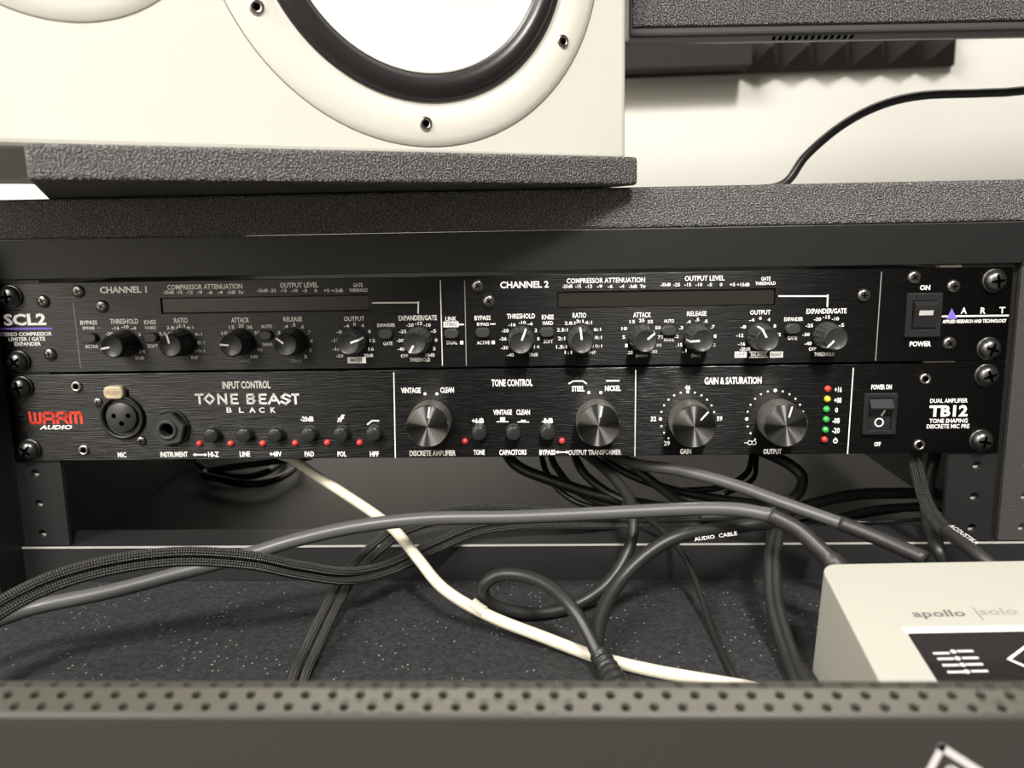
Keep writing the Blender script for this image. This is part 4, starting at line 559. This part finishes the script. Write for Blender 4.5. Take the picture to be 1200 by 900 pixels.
zf = lambda t: 2.5+(4.4-2.5)*((t+hy-1.2)/(2*hy-4.8))
b = MB(); ya, yb = hy-6.6, hy-4.3
b.add([(cx-3.2, cy+ya, zf(ya)+.12), (cx+3.2, cy+ya, zf(ya)+.12), (cx+3.2, cy+yb, zf(yb)+.12), (cx-3.2, cy+yb, zf(yb)+.12)], [(0, 1, 2, 3)])
tag(link('indicator_window', b.mesh('indicator_window'), M['ink_mark'], rk), 'pale grey indicator window') if False else None
rkw = link('indicator_window', b.mesh('indicator_window'), M['ink_mark'], sw); rkw['label'] = 'pale grey indicator window'

# ------------------------------------------------------------------ lower rack unit
ub = panel_root('preamp', ZB, 'lower black rack unit with four large spun aluminium knobs and a microphone socket', 'audio rack unit')
link('faceplate', faceplate([], ZB).mesh('faceplate'), M['panelB'], ub)
chassis(ub, 190, 0)
jb = lettering(TEXT_B)
tag(link('panel_lettering', print_mesh(jb, ZB, 'wWX').mesh('panel_lettering'), M['ink'], ub), kind='stuff')
b = MB()
for i, (x0, y0, x1, y1, wd) in enumerate(LINES_B):
    if i < 3: link('divider_line', MB().stroke([(x0, y0-ZB), (x1, y1-ZB)], wd, .06).mesh('divider_line'), M['ink'], ub)
    else: b.stroke([(x0, y0-ZB), (x1, y1-ZB)], wd, .06)
for x0, y0, x1, y1 in BOXES_B: b.add([(x0, y0-ZB, .07), (x1, y0-ZB, .07), (x1, y1-ZB, .07), (x0, y1-ZB, .07)], [(0, 1, 2, 3)])
for x, y, d in ARROWS_B: b.add([(x-d*.2, y-ZB-.9, .07), (x+d*1.4, y-ZB, .07), (x-d*.2, y-ZB+.9, .07)], [(0, 1, 2)])
for x, y, r in DOTS_B: b.disc(x, y-ZB, r, .06)
x, y = INF_B; b.ring(x-.3, y-ZB, 1.0, .35, .06, 14); b.ring(x+1.7, y-ZB, 1.0, .35, .06, 14); b.stroke([(x-2.8, y-ZB), (x-1.9, y-ZB)], .35, .06)
x, y = PWR_B; b.ring(x, y-ZB-.1, .95, .45, .06, 14); b.stroke([(x, y-ZB+.3), (x, y-ZB+1.4)], .5, .07)
tag(link('printed_marks', b.mesh('printed_marks'), M['ink'], ub), kind='stuff')
# blocky red maker's mark, built from strokes
b = MB(); xa, ya, xb, yb = WARM; H = ya-yb; y0 = yb-ZB; t = H*.2
lw = (xb-xa)/4
def L_(pts, k): b.stroke([(xa+k*lw+lw*(.1+p_*.8), y0+H*q_) for p_, q_ in pts], t, .07)
L_([(.02, .92), (.08, .12), (.5, .12), (.5, .85)], 0); L_([(.5, .12), (.95, .12), (.98, .85)], 0)
L_([(.06, .12), (.06, .78), (.25, .88), (.75, .88), (.94, .78), (.94, .12)], 1); L_([(.06, .42), (.94, .42)], 1)
L_([(.06, .12), (.06, .88), (.75, .88), (.92, .75), (.92, .6), (.75, .46), (.06, .46)], 2); L_([(.6, .46), (.94, .12)], 2)
L_([(.02, .12), (.02, .88), (.5, .88), (.5, .15)], 3); L_([(.5, .88), (.9, .88), (.99, .75), (1.0, .12)], 3)
tag(link('red_emblem', b.mesh('red_emblem'), M['ink_red'], ub), 'red block lettering')
b = MB(); xa, ya, xb, yb = AUDIO
for vs, fs, st in lettering([('AUDIO', xa, xb, (ya+yb)/2, ya-yb, 'W')]):
    b.add([(x+(y-(ya+yb)/2)*.45, y-ZB, .08) for x, y in vs], fs)
link('slanted_lettering', b.mesh('slanted_lettering'), M['ink'], ub)
# display lettering with diamond O and S
b = MB()
SH = {'T': [[(0, 1), (1, 1)], [(.5, 1), (.5, 0)]], 'O': [[(0, .5), (.5, 1.05), (1, .5), (.5, -.05), (0, .5)]],
      'N': [[(.1, 0), (.1, 1), (.9, 0), (.9, 1)]], 'E': [[(.95, 1), (.1, 1), (.1, 0), (.95, 0)], [(.1, .5), (.8, .5)]],
      'B': [[(.1, 0), (.1, 1), (.75, 1), (.9, .75), (.65, .52), (.1, .52)], [(.65, .52), (.98, .27), (.7, 0), (.1, 0)]],
      'A': [[(0, 0), (.5, 1.02), (1, 0)], [(.25, .33), (.75, .33)]], 'S': [[(1, .8), (.5, 1.05), (.06, .72), (.94, .3), (.5, -.05), (0, .2)]]}
for ch, x0, y0, x1, y1 in BEAST:
    for st in SH[ch]: b.stroke([(x0+.4+(x1-x0-.8)*p_, y0-ZB+.35+(y1-y0-.7)*q_) for p_, q_ in st], 1.05, .07)
link('display_lettering', b.mesh('display_lettering'), M['ink'], ub)
for x, y, a in KNOBS_B:
    k = link('knob', ME_KL, None, ub, (x, y-ZB, 0), (0, 0, math.radians(-a)))
    link('knob_face', ME_KF, None, k); link('pointer', ME_PL, None, k)
for x, y in BUTTONS_B:
    k = link('button', ME_BT, None, ub, (x, y-ZB, 0)); link('button_collar', ME_BTR, None, k)
for x, y, c in LED_B: link('led', ME_LED[c], None, ub, (x, y-ZB, 0))
for x, y in SILVER_B: link('screw', ME_HS, None, ub, (x, y-ZB, 0))
rack_screws(ub, ZB, (-6.35, -38.1))
# microphone socket
x, y = XLR; y -= ZB
b = MB().lathe([(11.0, 0), (11.0, 1.6), (10.5, 2.1), (9.7, 2.1), (9.3, 1.5), (9.3, .1)], 48)
xl = link('microphone_socket', b.mesh('microphone_socket'), M['plastic'], ub, (x, y, 0))
b = MB().lathe([(7.6, .1), (7.6, 1.5), (7.2, 1.9), (.02, 1.9)], 40); link('socket_insert', b.mesh('socket_insert'), M['plastic_grey'], xl)
b = MB()
for px_, py_ in ((-3.6, .9), (3.6, .9), (0, -3.0)): b.lathe([(1.25, 1.94), (1.2, 1.96), (.02, 1.93)], 16, px_, py_)
link('contact_hole', b.mesh('contact_hole'), M['screwdark'], xl)
b = me_oval(10.2, 6.4, 3.4, 2.4)
tx, ty = XLRTAB; tb = link('latch_tab', b.mesh('latch_tab'), M['tab'], xl, (tx-x, ty-ZB-y, 0)); tag(tb, 'pale brass-coloured latch tab with embossed lettering')
b = MB()
for vs, fs, st in lettering([('PUSH', -3.6, 3.6, 0, 2.2, 'W')]): b.add([(q[0], q[1], 3.5) for q in vs], fs)
link('embossed_lettering', b.mesh('embossed_lettering'), mat('embossed_metal', (.55, .44, .28), .4, .4), tb)
for sx_, sy_ in XLRSCR:
    o = link('screw', ME_SS, None, xl, (sx_-x, sy_-ZB-y, 0)); o.scale = (.8, .8, .8)
# jack socket with hexagonal nut
x, y = JACK; y -= ZB
jk = link('jack_socket', MB().lathe([(9.3, 0), (9.3, .9), (9.0, 1.1), (8.5, 1.1)], 40, cap1=False).mesh('jack_socket'), M['plastic'], ub, (x, y, 0))
b = MB(); hexp = [(8.7*math.cos(math.radians(12+60*k)), 8.7*math.sin(math.radians(12+60*k))) for k in range(6)]
hq = [(q[0]*.93, q[1]*.93) for q in hexp]; n = 6
vs = [(p_[0], p_[1], .8) for p_ in hexp]+[(p_[0], p_[1], 4.2) for p_ in hexp]+[(p_[0], p_[1], 4.9) for p_ in hq]
b.add(vs, [(k*6+i, k*6+(i+1) % 6, k*6+6+(i+1) % 6, k*6+6+i) for k in range(2) for i in range(6)])
ci = []
for i in range(24): a = 2*math.pi*i/24+math.radians(12); ci.append((4.9*math.cos(a), 4.9*math.sin(a), 4.9))
base = len(b.v)
b.add([(p_[0], p_[1], 4.9) for p_ in hq]+ci, [(i, (i+1) % 6, 6+((i+1)*4) % 24, 6+i*4+3, 6+i*4+2, 6+i*4+1, 6+i*4) for i in range(6)])
link('hexagonal_nut', b.mesh('hexagonal_nut'), M['plastic_grey'], jk)
b = MB().lathe([(4.9, 4.85), (4.9, 5.7), (4.6, 6.0), (3.5, 6.0), (3.3, 5.5), (3.3, .6)], 32)
link('threaded_bush', b.mesh('threaded_bush'), M['plastic_grey'], jk)
b = MB().disc(0, 0, 3.4, .6, 24); link('jack_hole', b.mesh('jack_hole'), M['screwdark'], jk)
# power rocker
x0, y1, x1, y0 = ROCK_B; y0 -= ZB; y1 -= ZB; cx = (x0+x1)/2; cy = (y0+y1)/2
b = MB(); b.box(x0, x0+2.2, y0, y1, 0, 2.2, .3); b.box(x1-2.2, x1, y0, y1, 0, 2.2, .3); b.box(x0+2.1, x1-2.1, y0, y0+2.2, 0, 2.2, .3); b.box(x0+2.1, x1-2.1, y1-2.2, y1, 0, 2.2, .3)
sw = link('power_switch', b.mesh('power_switch'), M['rocker'], ub)
hy = (y1-y0)/2-2.3; hx = (x1-x0)/2-2.4
b = MB(); rocker_solid(b, [(-hy, .2), (-hy, .8), (-hy*.2, 1.0), (hy*.38, 4.6), (hy*.46, 4.7), (hy, 1.2), (hy, .2)], hx, cx, cy)
link('rocker', b.mesh('rocker'), M['rocker'], sw)
b = MB()
b.ring(cx, cy-hy*.55, 1.9, .6, 1.05, 24)
for a, c in (((.2, .0), (1.1, .28)),):
    ya, yb = cy+hy*(-.12), cy+hy*.30
    za = 1.0+(4.6-1.0)*((-.12+.2)/.58)+.15; zb = 1.0+(4.6-1.0)*((.30+.2)/.58)+.15
    b.add([(cx+.2, ya, za), (cx+1.1, ya, za), (cx+1.6, yb, zb), (cx+.7, yb, zb)], [(0, 1, 2, 3)])
link('switch_marks', b.mesh('switch_marks'), M['ink'], sw)
# added pale strips standing in for light in the gaps above each unit
b = MB().box(205, 228, -23.2, -22.05, -6, -2.6); tag(link('light_sliver', b.mesh('light_sliver'), M['white'], ua), 'added pale strip for the light between the two units')
b = MB().box(209, 231, 21.95, 22.9, -8, -2.8); tag(link('light_sliver', b.mesh('light_sliver'), M['white'], ua), 'added pale strip for the light above the upper unit')

# ------------------------------------------------------------------ speaker stand board
pw = math.radians(28)
pad = root('speaker_board', (-145.5, -121.5, 83.6), 'thick black speckled board under the white loudspeaker, overhanging the desk edge', 'board', (0, 0, pw))
link('board', MB().box(0, 241, 0, 190, .4, 12.9, 1.7, 3).mesh('board'), M['laminate'], pad)
link('foam_layer', MB().box(40, 220, 110, 185, -.2, .5).mesh('foam_layer'), M['side'], pad)

# ------------------------------------------------------------------ loudspeaker, lying on its side
sp = root('loudspeaker', (1.4, -5.4, 96.8), 'white studio loudspeaker lying on its side on the black board', 'loudspeaker', (0, 0, math.radians(30)))
WX, WZ, WR = -31.8, 94.3, 89.6
TX, TZ, TR = -167.9, 97.0, 53.1
link('cabinet', MB().box(-250, 75, 0, 236, 0, 190, 3.5, 4).mesh('cabinet'), M['white_lacquer'], sp)
def lath(name, prof, m, x, z, n=96, parent=sp, smooth=True):
    b = MB().lathe(prof, n, smooth=smooth)
    return link(name, b.mesh(name), m, parent, (x, 0, z), RX)
lath('woofer_gap', [(WR+.25, .05), (WR-.2, .06)], M['gap'], WX, WZ)
ringp = lath('woofer_ring', [(WR-.2, .05), (WR-.5, .35), (86, 1.3), (80, 1.7), (76, 1.3), (72.8, .2)], M['ring_white'], WX, WZ)
lath('woofer_surround', [(71.2, -1.0), (70.6, 1.0), (70.0, 1.2), (69.2, .4), (68, 1.8), (66, 3.0), (64, 3.3), (62, 2.8), (60.2, 1.4), (59.2, .3), (58.6, .25)], M['surround'], WX, WZ)
lath('woofer_cone', [(58.9, .3), (58.2, .6), (57, .1), (45, -.0), (30, .15), (22, .3), (15, 3.2), (8, 4.6), (.02, 5.0)], M['cone'], WX, WZ)
for k in range(6):
    a = math.radians(-90.6+60*k)
    o = link('ring_screw', ME_HS, None, sp, (WX+80*math.cos(a), -1.15, WZ+80*math.sin(a)), RX); o.scale = (1.12, 1.12, 1.12)
lath('tweeter_gap', [(TR+.3, .05), (TR-.2, .06)], M['gap'], TX, TZ)
lath('tweeter_plate', [(TR-.2, .05), (TR-.5, .3), (TR-6, .7), (40, .9), (24, .3)], M['ring_white'], TX, TZ)
lath('tweeter_dome', [(16, .1), (14, 2), (8, 4), (.02, 5)], M['surround'], TX, TZ, 48)

# ------------------------------------------------------------------ computer monitor
mo = root('computer_monitor', (70, 46, 158), 'dark speckled computer monitor with a slotted vent along its underside', 'monitor', (0, 0, math.radians(2.2)))
b = MB().box(0, 540, 0, 12, 5.2, 330, 1.2, 3); 
link('bezel', b.mesh('bezel'), M['monitor'], mo)
link('screen', MB().box(9, 531, -.35, .3, 42, 321).mesh('screen'), M['glass'], mo)
b = MB().box(-1.6, 541.6, 1.4, 18, .6, 331, 2.0, 3); link('back_shell', b.mesh('back_shell'), M['monitor_plain'], mo)
b = MB(); vs = [(28, 17.5, .9), (500, 17.5, .9), (470, 62, 9), (60, 62, 9), (28, 17.5, 300), (500, 17.5, 300), (470, 62, 260), (60, 62, 260)]
b.add(vs, [(0, 1, 2, 3), (2, 3, 7, 6), (0, 3, 7, 4), (1, 2, 6, 5), (4, 5, 6, 7)]); link('rear_housing', b.mesh('rear_housing'), M['monitor_plain'], mo)
b = MB()
for k in range(13): 
    x = 71+k*3.3
    b.add([(x, 4, .5), (x+1.7, 4, .5), (x+4.0, 13.5, .5), (x+2.3, 13.5, .5)], [(0, 1, 2, 3)])
link('vent_slots', b.mesh('vent_slots'), M['screwdark'], mo)
b = MB().box(480, 530, 17, 90, 110, 210, 3); b.box(515, 535, 88, 530, 185, 205, 3)
link('wall_arm', b.mesh('wall_arm'), M['plastic'], mo)
# ------------------------------------------------------------------ acoustic foam on the wall
fo = root('acoustic_foam', (60, 600, 228), 'charcoal acoustic foam panel with a pyramid pattern on the pale wall', 'acoustic panel', (0, math.radians(-.7), 0))
link('foam_base', MB().box(0, 418, -9, -1, 0, 304).mesh('foam_base'), M['foam'], fo)
link('foam_border', MB().box(0, 188, -52, -8.9, 2, 26, 0).mesh('foam_border'), M['foam'], fo)
pb = MB().add([(0, 0, 0), (38, 0, 0), (38, 0, 38), (0, 0, 38), (19, -42, 19)], [(0, 1, 4), (1, 2, 4), (2, 3, 4), (3, 0, 4)]).mesh('pyramid')
pb.materials.append(M['foam'])
for j in range(8):
    for i in range(11):
        if j == 0 and i < 5: continue
        link('pyramid', pb, None, fo, (i*38, -9, j*38))

# ------------------------------------------------------------------ tubes
def catmull(P, n=8):
    out = []
    P = [Vector(p_) for p_ in P]
    Q = [P[0]*2-P[1]]+P+[P[-1]*2-P[-2]]
    for i in range(1, len(Q)-2):
        a, b_, c, d = Q[i-1:i+3]
        for k in range(n):
            t_ = k/n
            out.append(.5*((2*b_)+(c-a)*t_+(2*a-5*b_+4*c-d)*t_*t_+(3*b_-a-3*c+d)*t_**3))
    out.append(P[-1]); return out
def tube_mesh(name, P, r, seg=14, n=8, rf=None):
    pts = catmull(P, n); N_ = len(pts)
    vs = []; up = Vector((0, 0, 1)); uvs = []; L = 0; Ls = []
    prev = None
    for i, p_ in enumerate(pts):
        t_ = (pts[min(i+1, N_-1)]-pts[max(i-1, 0)]).normalized()
        if prev is None: nrm = (up-t_*up.dot(t_)); nrm = nrm.normalized() if nrm.length > 1e-4 else Vector((1, 0, 0))
        else: nrm = (prev-t_*prev.dot(t_)).normalized()
        prev = nrm; bn = t_.cross(nrm)
        if i: L += (p_-pts[i-1]).length
        Ls.append(L)
        rr = r*(rf(i/(N_-1)) if rf else 1)
        for k in range(seg):
            a = 2*math.pi*k/seg
            vs.append(p_+nrm*(rr*math.cos(a))+bn*(rr*math.sin(a)))
    fs = []; uv = []
    for i in range(N_-1):
        for k in range(seg):
            j = (k+1) % seg
            fs.append((i*seg+k, i*seg+j, (i+1)*seg+j, (i+1)*seg+k))
            uv += [(Ls[i], k/seg), (Ls[i], (k+1)/seg), (Ls[i+1], (k+1)/seg), (Ls[i+1], k/seg)]
    fs.append(tuple(range(seg))[::-1]); uv += [(0, 0)]*seg
    fs.append(tuple(range((N_-1)*seg, N_*seg))); uv += [(0, 0)]*seg
    me = new_mesh(name, vs, fs, True)
    ul = me.uv_layers.new(name='UVMap'); flat = [c for q in uv for c in q]; ul.data.foreach_set('uv', flat)
    return me, pts
CD = {k: (P, r, m) for k, P, r, m in CABLES}
def cable_root(name, key, label, cat='cable', group=None):
    P = CD[key][0]; q = P[len(P)//2]
    return root(name, q, label, cat, group=group), q
def cpart(nm, key, rt, q, **k):
    P, r, m = CD[key]
    me, pts = tube_mesh(nm, [(a-q[0], b_-q[1], c-q[2]) for a, b_, c in P], r, **k)
    return link(nm, me, M[m], rt)
def simple_cable(key, label):
    P, r, m = CD[key]; q = P[len(P)//2]
    me, pts = tube_mesh('cable', [(a-q[0], b_-q[1], c-q[2]) for a, b_, c in P], r)
    return tag(link('cable', me, M[m], None, q), label, 'cable')
rt, q = cable_root('cable', 'main', 'long smooth grey cable sweeping across the whole bay from left into the silver box'); cpart('jacket', 'main', rt, q)
o = cpart('connector_sleeve', 'main_sleeve', rt, q, rf=lambda t_: 1 if t_ < .6 else 1.25)
rt, q = cable_root('cable', 'second', 'thick grey cable with smooth barrel plug slanting down right under the rack units'); cpart('jacket', 'second', rt, q); cpart('plug_barrel', 'second_barrel', rt, q)
rt, q = cable_root('cable', 'white', 'cream white cable crossing the felt shelf diagonally'); cpart('jacket', 'white', rt, q)
me, _p = tube_mesh('cable_clip', [tuple(a-c_ for a, c_ in zip(p_, q)) for p_ in CLIP], 2.85); tag(link('cable_clip', me, M['tapew'], rt), 'short clear clip on the cream cable')
# two cables joining in a ribbed strain relief
rt, q = cable_root('splitter_cable', 'audio', 'black split cable with two looping branches meeting in a ribbed boot on the shelf'); cpart('straight_branch', 'audio', rt, q); cpart('looped_branch', 'loop', rt, q)
bo = cpart('ribbed_boot', 'boot', rt, q, n=24, rf=lambda t_: (1.0+.10*math.sin(t_*2*math.pi*7))*(.82+.3*t_))
def text_along(s, a, b_, h, nrm, rt, q, m, name, dist):
    A_, B_ = Vector(a), Vector(b_); u = (B_-A_); Lg = u.length; u.normalize(); n_ = Vector(nrm).normalized(); n_ = (n_-u*n_.dot(u)).normalized(); v_ = n_.cross(u)
    mb = MB()
    for vs, fs, st in lettering([(s, 0, Lg, 0, h, 'w')]):
        mb.add([tuple(A_+u*x+v_*y+n_*dist-Vector(q)) for x, y in vs], fs)
    return link(name, mb.mesh(name), m, rt)
text_along('AUDIO  CABLE', AUDLET[0], AUDLET[1], 1.7, (0, -1, .62), rt, q, M['ink_mark'], 'jacket_lettering', 2.2)
rt, q = cable_root('woven_cable', 'braidA1', 'pair of woven black cables curving in from the left over the grey cable'); cpart('strand', 'braidA1', rt, q); cpart('strand', 'braidA2', rt, q)
rt, q = cable_root('woven_cable', 'braidB1', 'pair of woven black cables running down onto the shelf left of the cream cable'); cpart('strand', 'braidB1', rt, q); cpart('strand', 'braidB2', rt, q)
rt, q = cable_root('woven_cable', 'braidC1', 'pair of woven black cables joined in a printed sleeve beside the right rack strip'); cpart('strand', 'braidC1', rt, q); cpart('strand', 'braidC2', rt, q)
cpart('printed_sleeve', 'braidC_sleeve', rt, q)
text_along('ACOUSTIKA', SLVLET[0], SLVLET[1], 2.6, (.25, -1, .45), rt, q, M['ink_mark'], 'sleeve_lettering', 3.5)
rt, q = cable_root('flat_twin_cable', 'strap1', 'flat black twin cable hanging down onto the shelf left of the silver box'); cpart('strand', 'strap1', rt, q); cpart('strand', 'strap2', rt, q)
simple_cable('thin', 'thin black cable running down the shelf between split cable and flat twin cable')
simple_cable('behindC', 'thick black cable dropping behind the printed woven pair at right')
simple_cable('back1', 'upper thick black cable of the bundle lying behind the ledge at right')
simple_cable('back2', 'middle black cable of the bundle lying behind the ledge at right')
simple_cable('back3', 'very thin glossy black wire in front of the bundle behind the ledge at right')
simple_cable('back4', 'rearmost black cable of the bundle behind the ledge at right')
simple_cable('hook', 'black cable bent into a hook below the output knob of the lower unit')
simple_cable('thinpair1', 'outer of two thin glossy cables hanging under the right-hand large knobs')
simple_cable('thinpair2', 'inner of two thin glossy cables hanging under the right-hand large knobs')
simple_cable('b1', 'thick black cable emerging under the row of small buttons and running right in shadow')
simple_cable('b2', 'short thin glossy cable hanging left of centre under the lower rack unit')
simple_cable('b3', 'thin black cable beside the short glossy one under the lower rack unit')
simple_cable('b4', 'shadowed black cable slanting right below the third large knob from the right')
simple_cable('b5', 'shadowed black cable passing behind the thick grey slanting cable')
simple_cable('b6', 'lowest shadowed black cable far behind the grey cables')
q = COIL[0]
me, _p = tube_mesh('coiled_cable', [(a-q[0], b_-q[1], c-q[2]) for a, b_, c in COIL], 2.6)
tag(link('coiled_cable', me, M['gloss'], None, q), 'thin black cable coiled in rings deep under the lower rack unit at left', 'cable')
q = (199.4, 120, 121.3)
WC = [(20, 330, 86.3), (75, 270, 86.3), (120, 190, 86.3), (150, 135, 86.4), (168, 121, 89.2), (180.3, 120, 105.2), (199.4, 120, 121.3), (220.9, 120, 132.3), (245, 120, 137.5), (279, 120, 138.1), (303.2, 120, 139), (360, 125, 146), (420, 140, 160)]
me, _p = tube_mesh('cable', [(a-q[0], b_-q[1], c-q[2]) for a, b_, c in WC], 2.5)
tag(link('cable', me, M['gloss'], None, q), 'black cable arching up from the desk top in front of the pale wall', 'cable')

# ------------------------------------------------------------------ silver desktop interface
yw = math.radians(2); al = math.radians(14)
ai = root('audio_interface', (132.2, -80, -108.2), 'silver desktop audio interface box with a black display, on the felt shelf', 'audio interface', (0, 0, yw))
Hb = 40.7; Wd = 158.0; Dp = 112.0
def top_z(t): return Hb-t*math.sin(al)
b = MB()
bm = bmesh.new()
co = [(0, 0, 0), (Wd, 0, 0), (Wd, -Dp*math.cos(al), 0), (0, -Dp*math.cos(al), 0), (0, 0, Hb), (Wd, 0, Hb), (Wd, -Dp*math.cos(al), top_z(Dp)), (0, -Dp*math.cos(al), top_z(Dp))]

vv = [bm.verts.new(c) for c in co]
for f in ((0, 1, 2, 3), (4, 5, 6, 7), (0, 1, 5, 4), (1, 2, 6, 5), (2, 3, 7, 6), (3, 0, 4, 7)): bm.faces.new([vv[i] for i in f])
bmesh.ops.recalc_face_normals(bm, faces=bm.faces[:])
ve = [e for e in bm.edges if abs(e.verts[0].co.x-e.verts[1].co.x) < 1e-6 and abs(e.verts[0].co.y-e.verts[1].co.y) < 1e-6]
bmesh.ops.bevel(bm, geom=ve, offset=6, segments=6, affect='EDGES', profile=.5)
te = [e for e in bm.edges if len(e.link_faces) == 2 and max(f.normal.z for f in e.link_faces) > .8 and min(f.normal.z for f in e.link_faces) < .5]
bmesh.ops.bevel(bm, geom=te, offset=.7, segments=2, affect='EDGES', profile=.5)
for v in bm.verts:
    k_ = 1-v.co.z/Hb
    if v.co.x < 20: v.co.x -= 4.5*k_
    if v.co.y > -20: v.co.y -= 5*k_
bm.verts.index_update()
b.add([v.co[:] for v in bm.verts], [[v.index for v in f.verts] for f in bm.faces]); bm.free()
link('case', b.mesh('case'), M['silverbox'], ai)
def ontop(s, t, h=.08):
    return (s+math.sin(0)*h, -t*math.cos(al)-math.sin(al)*h, Hb-t*math.sin(al)+math.cos(al)*h)
def topmesh(name, items, m, h):
    b = MB()
    for poly in items: b.add([ontop(s, t, h) for s, t in poly], [tuple(range(len(poly)))])
    return link(name, b.mesh(name), m, ai)
dl = APD[0][1]-.6
sL = APD[0][0]+.3
R_, B__ = Wd-sL, Dp-14
topmesh('display_bezel', [[(sL-.7, dl-3.2), (R_+.7, dl-3.2), (R_+.7, dl), (sL-.7, dl)]], M['bezel'], .10)
def rr_(x0, x1, y0, y1, r):
    pts = []
    for cx_, cy_, a0 in ((x1-r, y1-r, 0), (x0+r, y1-r, 90), (x0+r, y0+r, 180), (x1-r, y0+r, 270)):
        for k in range(5): a = math.radians(a0+k*22.5); pts.append((cx_+r*math.cos(a), cy_+r*math.sin(a)))
    return pts
dsp = topmesh('display', [rr_(sL, R_, dl, B__, 1.2)], M['glass'], .14)
marks = []
for i, (s, t) in enumerate(APL):
    if i % 3 == 1: marks.append(rr_(s-1.0, s+1.0, t-.9, t+.9, .8))
    else: marks.append([(s-2.8, t-.55), (s+2.8, t-.55), (s+2.8, t+.55), (s-2.8, t+.55)])
topmesh('display_marks', marks, M['ink_mark'], .2)
def tline(a, c, wd):
    dx, dy = c[0]-a[0], c[1]-a[1]; L = math.hypot(dx, dy); ux, uy = dx/L*wd/2, dy/L*wd/2
    return [(a[0]-ux+uy, a[1]-uy-ux), (c[0]+ux+uy, c[1]+uy-ux), (c[0]+ux-uy, c[1]+uy+ux), (a[0]-ux-uy, a[1]-uy+ux)]
topmesh('display_triangle', [tline(APLT[0], APLT[1], .9), tline(APLT[1], APLT[2], .9), tline(APLT[2], APLT[0], .9)], M['ink'], .2)
a0 = APT[0]; b0 = APT[1]; tm = (a0[1]+a0[3])/2
def apt(s, x0, x1, ym, h, m, name):
    b = MB()
    for vs, fs, st in lettering([(s, x0, x1, 0, h, 'w')]):
        b.add([ontop(x, ym-y, .12) for x, y in vs], fs)
    link(name, b.mesh(name), m, ai)
apt('apollo', a0[0], a0[2], tm-1.3, 4.9, M['ink_grey'], 'case_lettering')
apt('solo', b0[0], b0[2]+.6, (b0[1]+b0[3])/2-1.7, 3.8, M['ink_lgrey'], 'case_lettering')
d0 = APT[2]; topmesh('case_rule', [tline((d0[0], d0[1]), (d0[0]+.3, d0[3]), .35)], M['ink_grey'], .12)

# ------------------------------------------------------------------ dark rail in the foreground, perforated along its top
fd = root('perforated_rail', (0, -194.4, -108.2), 'dark metal rail with staggered round holes along its top, nearest the camera', 'metal rail')
pit = 7.1; HS = 1.775; x0_, x1_ = -330, 330
nc = int((x1_-x0_)/pit)
TA = math.radians(23)
def rp_(x, s_, dn=0):      # the top leans towards the viewer, the rear row lies flat
    f = max(s_, 3.2); g_ = f-s_
    return (x, -5.5-f*math.cos(TA)+g_, 59.1-f*math.sin(TA)-dn)
b = MB()
for sc_, xo in ((1.775, 0.0), (5.325, .5), (8.875, 0.0)):
    for i in range(nc):
        cx_ = x0_+(i+.5+xo)*pit
        sq = []; ci = []
        for k in range(16):
            a = 2*math.pi*k/16; c_, s_ = math.cos(a), math.sin(a); m_ = max(abs(c_)/(pit/2), abs(s_)/HS)
            sq.append((cx_+c_/m_, sc_+s_/m_)); ci.append((cx_+1.3*c_, sc_+1.25*s_))
        vs = [rp_(*q_) for q_ in sq+ci]+[rp_(*q_, 1.2) for q_ in ci]
        b.add(vs, [(k, (k+1) % 16, 16+(k+1) % 16, 16+k) for k in range(16)])
        b.add(vs, [(16+k, 16+(k+1) % 16, 32+(k+1) % 16, 32+k) for k in range(16)])
        for sx_ in (-1, 1):
            for sy_ in (-1, 1):
                corner = (cx_+sx_*pit/2, sc_+sy_*HS)
                near = sorted(sq, key=lambda q_: (q_[0]-corner[0])**2+(q_[1]-corner[1])**2)[:2]
                b.add([rp_(*q_) for q_ in (corner, near[0], near[1])], [(0, 1, 2)])
tag(link('perforated_strip', b.mesh('perforated_strip'), M['fronttop'], fd), kind='stuff')
ra, rb = rp_(0, 0), rp_(0, 10.65)
yr, zr_ = ra[1], ra[2]; yf_, zf_ = rb[1], rb[2]
prof = [(yr+1.2, 0), (yr+1.2, zr_-1.6), (yr+.9, zr_-.5), (yr, zr_), (yr-.5, zr_-1.2), (yr-.5, zr_-40), (yf_+1, zf_-40), (yf_+.8, zf_-.9),
        (yf_, zf_), (yf_-.6, zf_-.5), (yf_-.9, zf_-1.2), (yf_-.9, 0)]
n = len(prof); b = MB()
vs = [(x0_-1, y, z) for y, z in prof]+[(x1_+8, y, z) for y, z in prof]
b.add(vs, [(i, (i+1) % n, n+(i+1) % n, n+i) for i in range(n)]); b.add(vs, [tuple(range(n))[::-1], tuple(range(n, 2*n))])
link('rail_body', b.mesh('rail_body'), M['front'], fd)
TP = RAILTRI
yy = yf_-.98
b = MB()
for a, c in ((0, 1), (1, 2), (2, 0)):
    b.add([(p_[0], yy, p_[1]+108.2) for p_ in tline(TP[a], TP[c], 1.9)], [(0, 1, 2, 3)])
cen = (sum(p_[0] for p_ in TP)/3, sum(p_[1] for p_ in TP)/3)
T2 = [(cen[0]+(p_[0]-cen[0])*.5, cen[1]+(p_[1]-cen[1])*.5) for p_ in TP]
for a, c in ((0, 1), (1, 2), (2, 0)):
    b.add([(p_[0], yy, p_[1]+108.2) for p_ in tline(T2[a], T2[c], .8)], [(0, 1, 2, 3)])
link('triangle_emblem', b.mesh('triangle_emblem'), M['ink_mark'], fd)
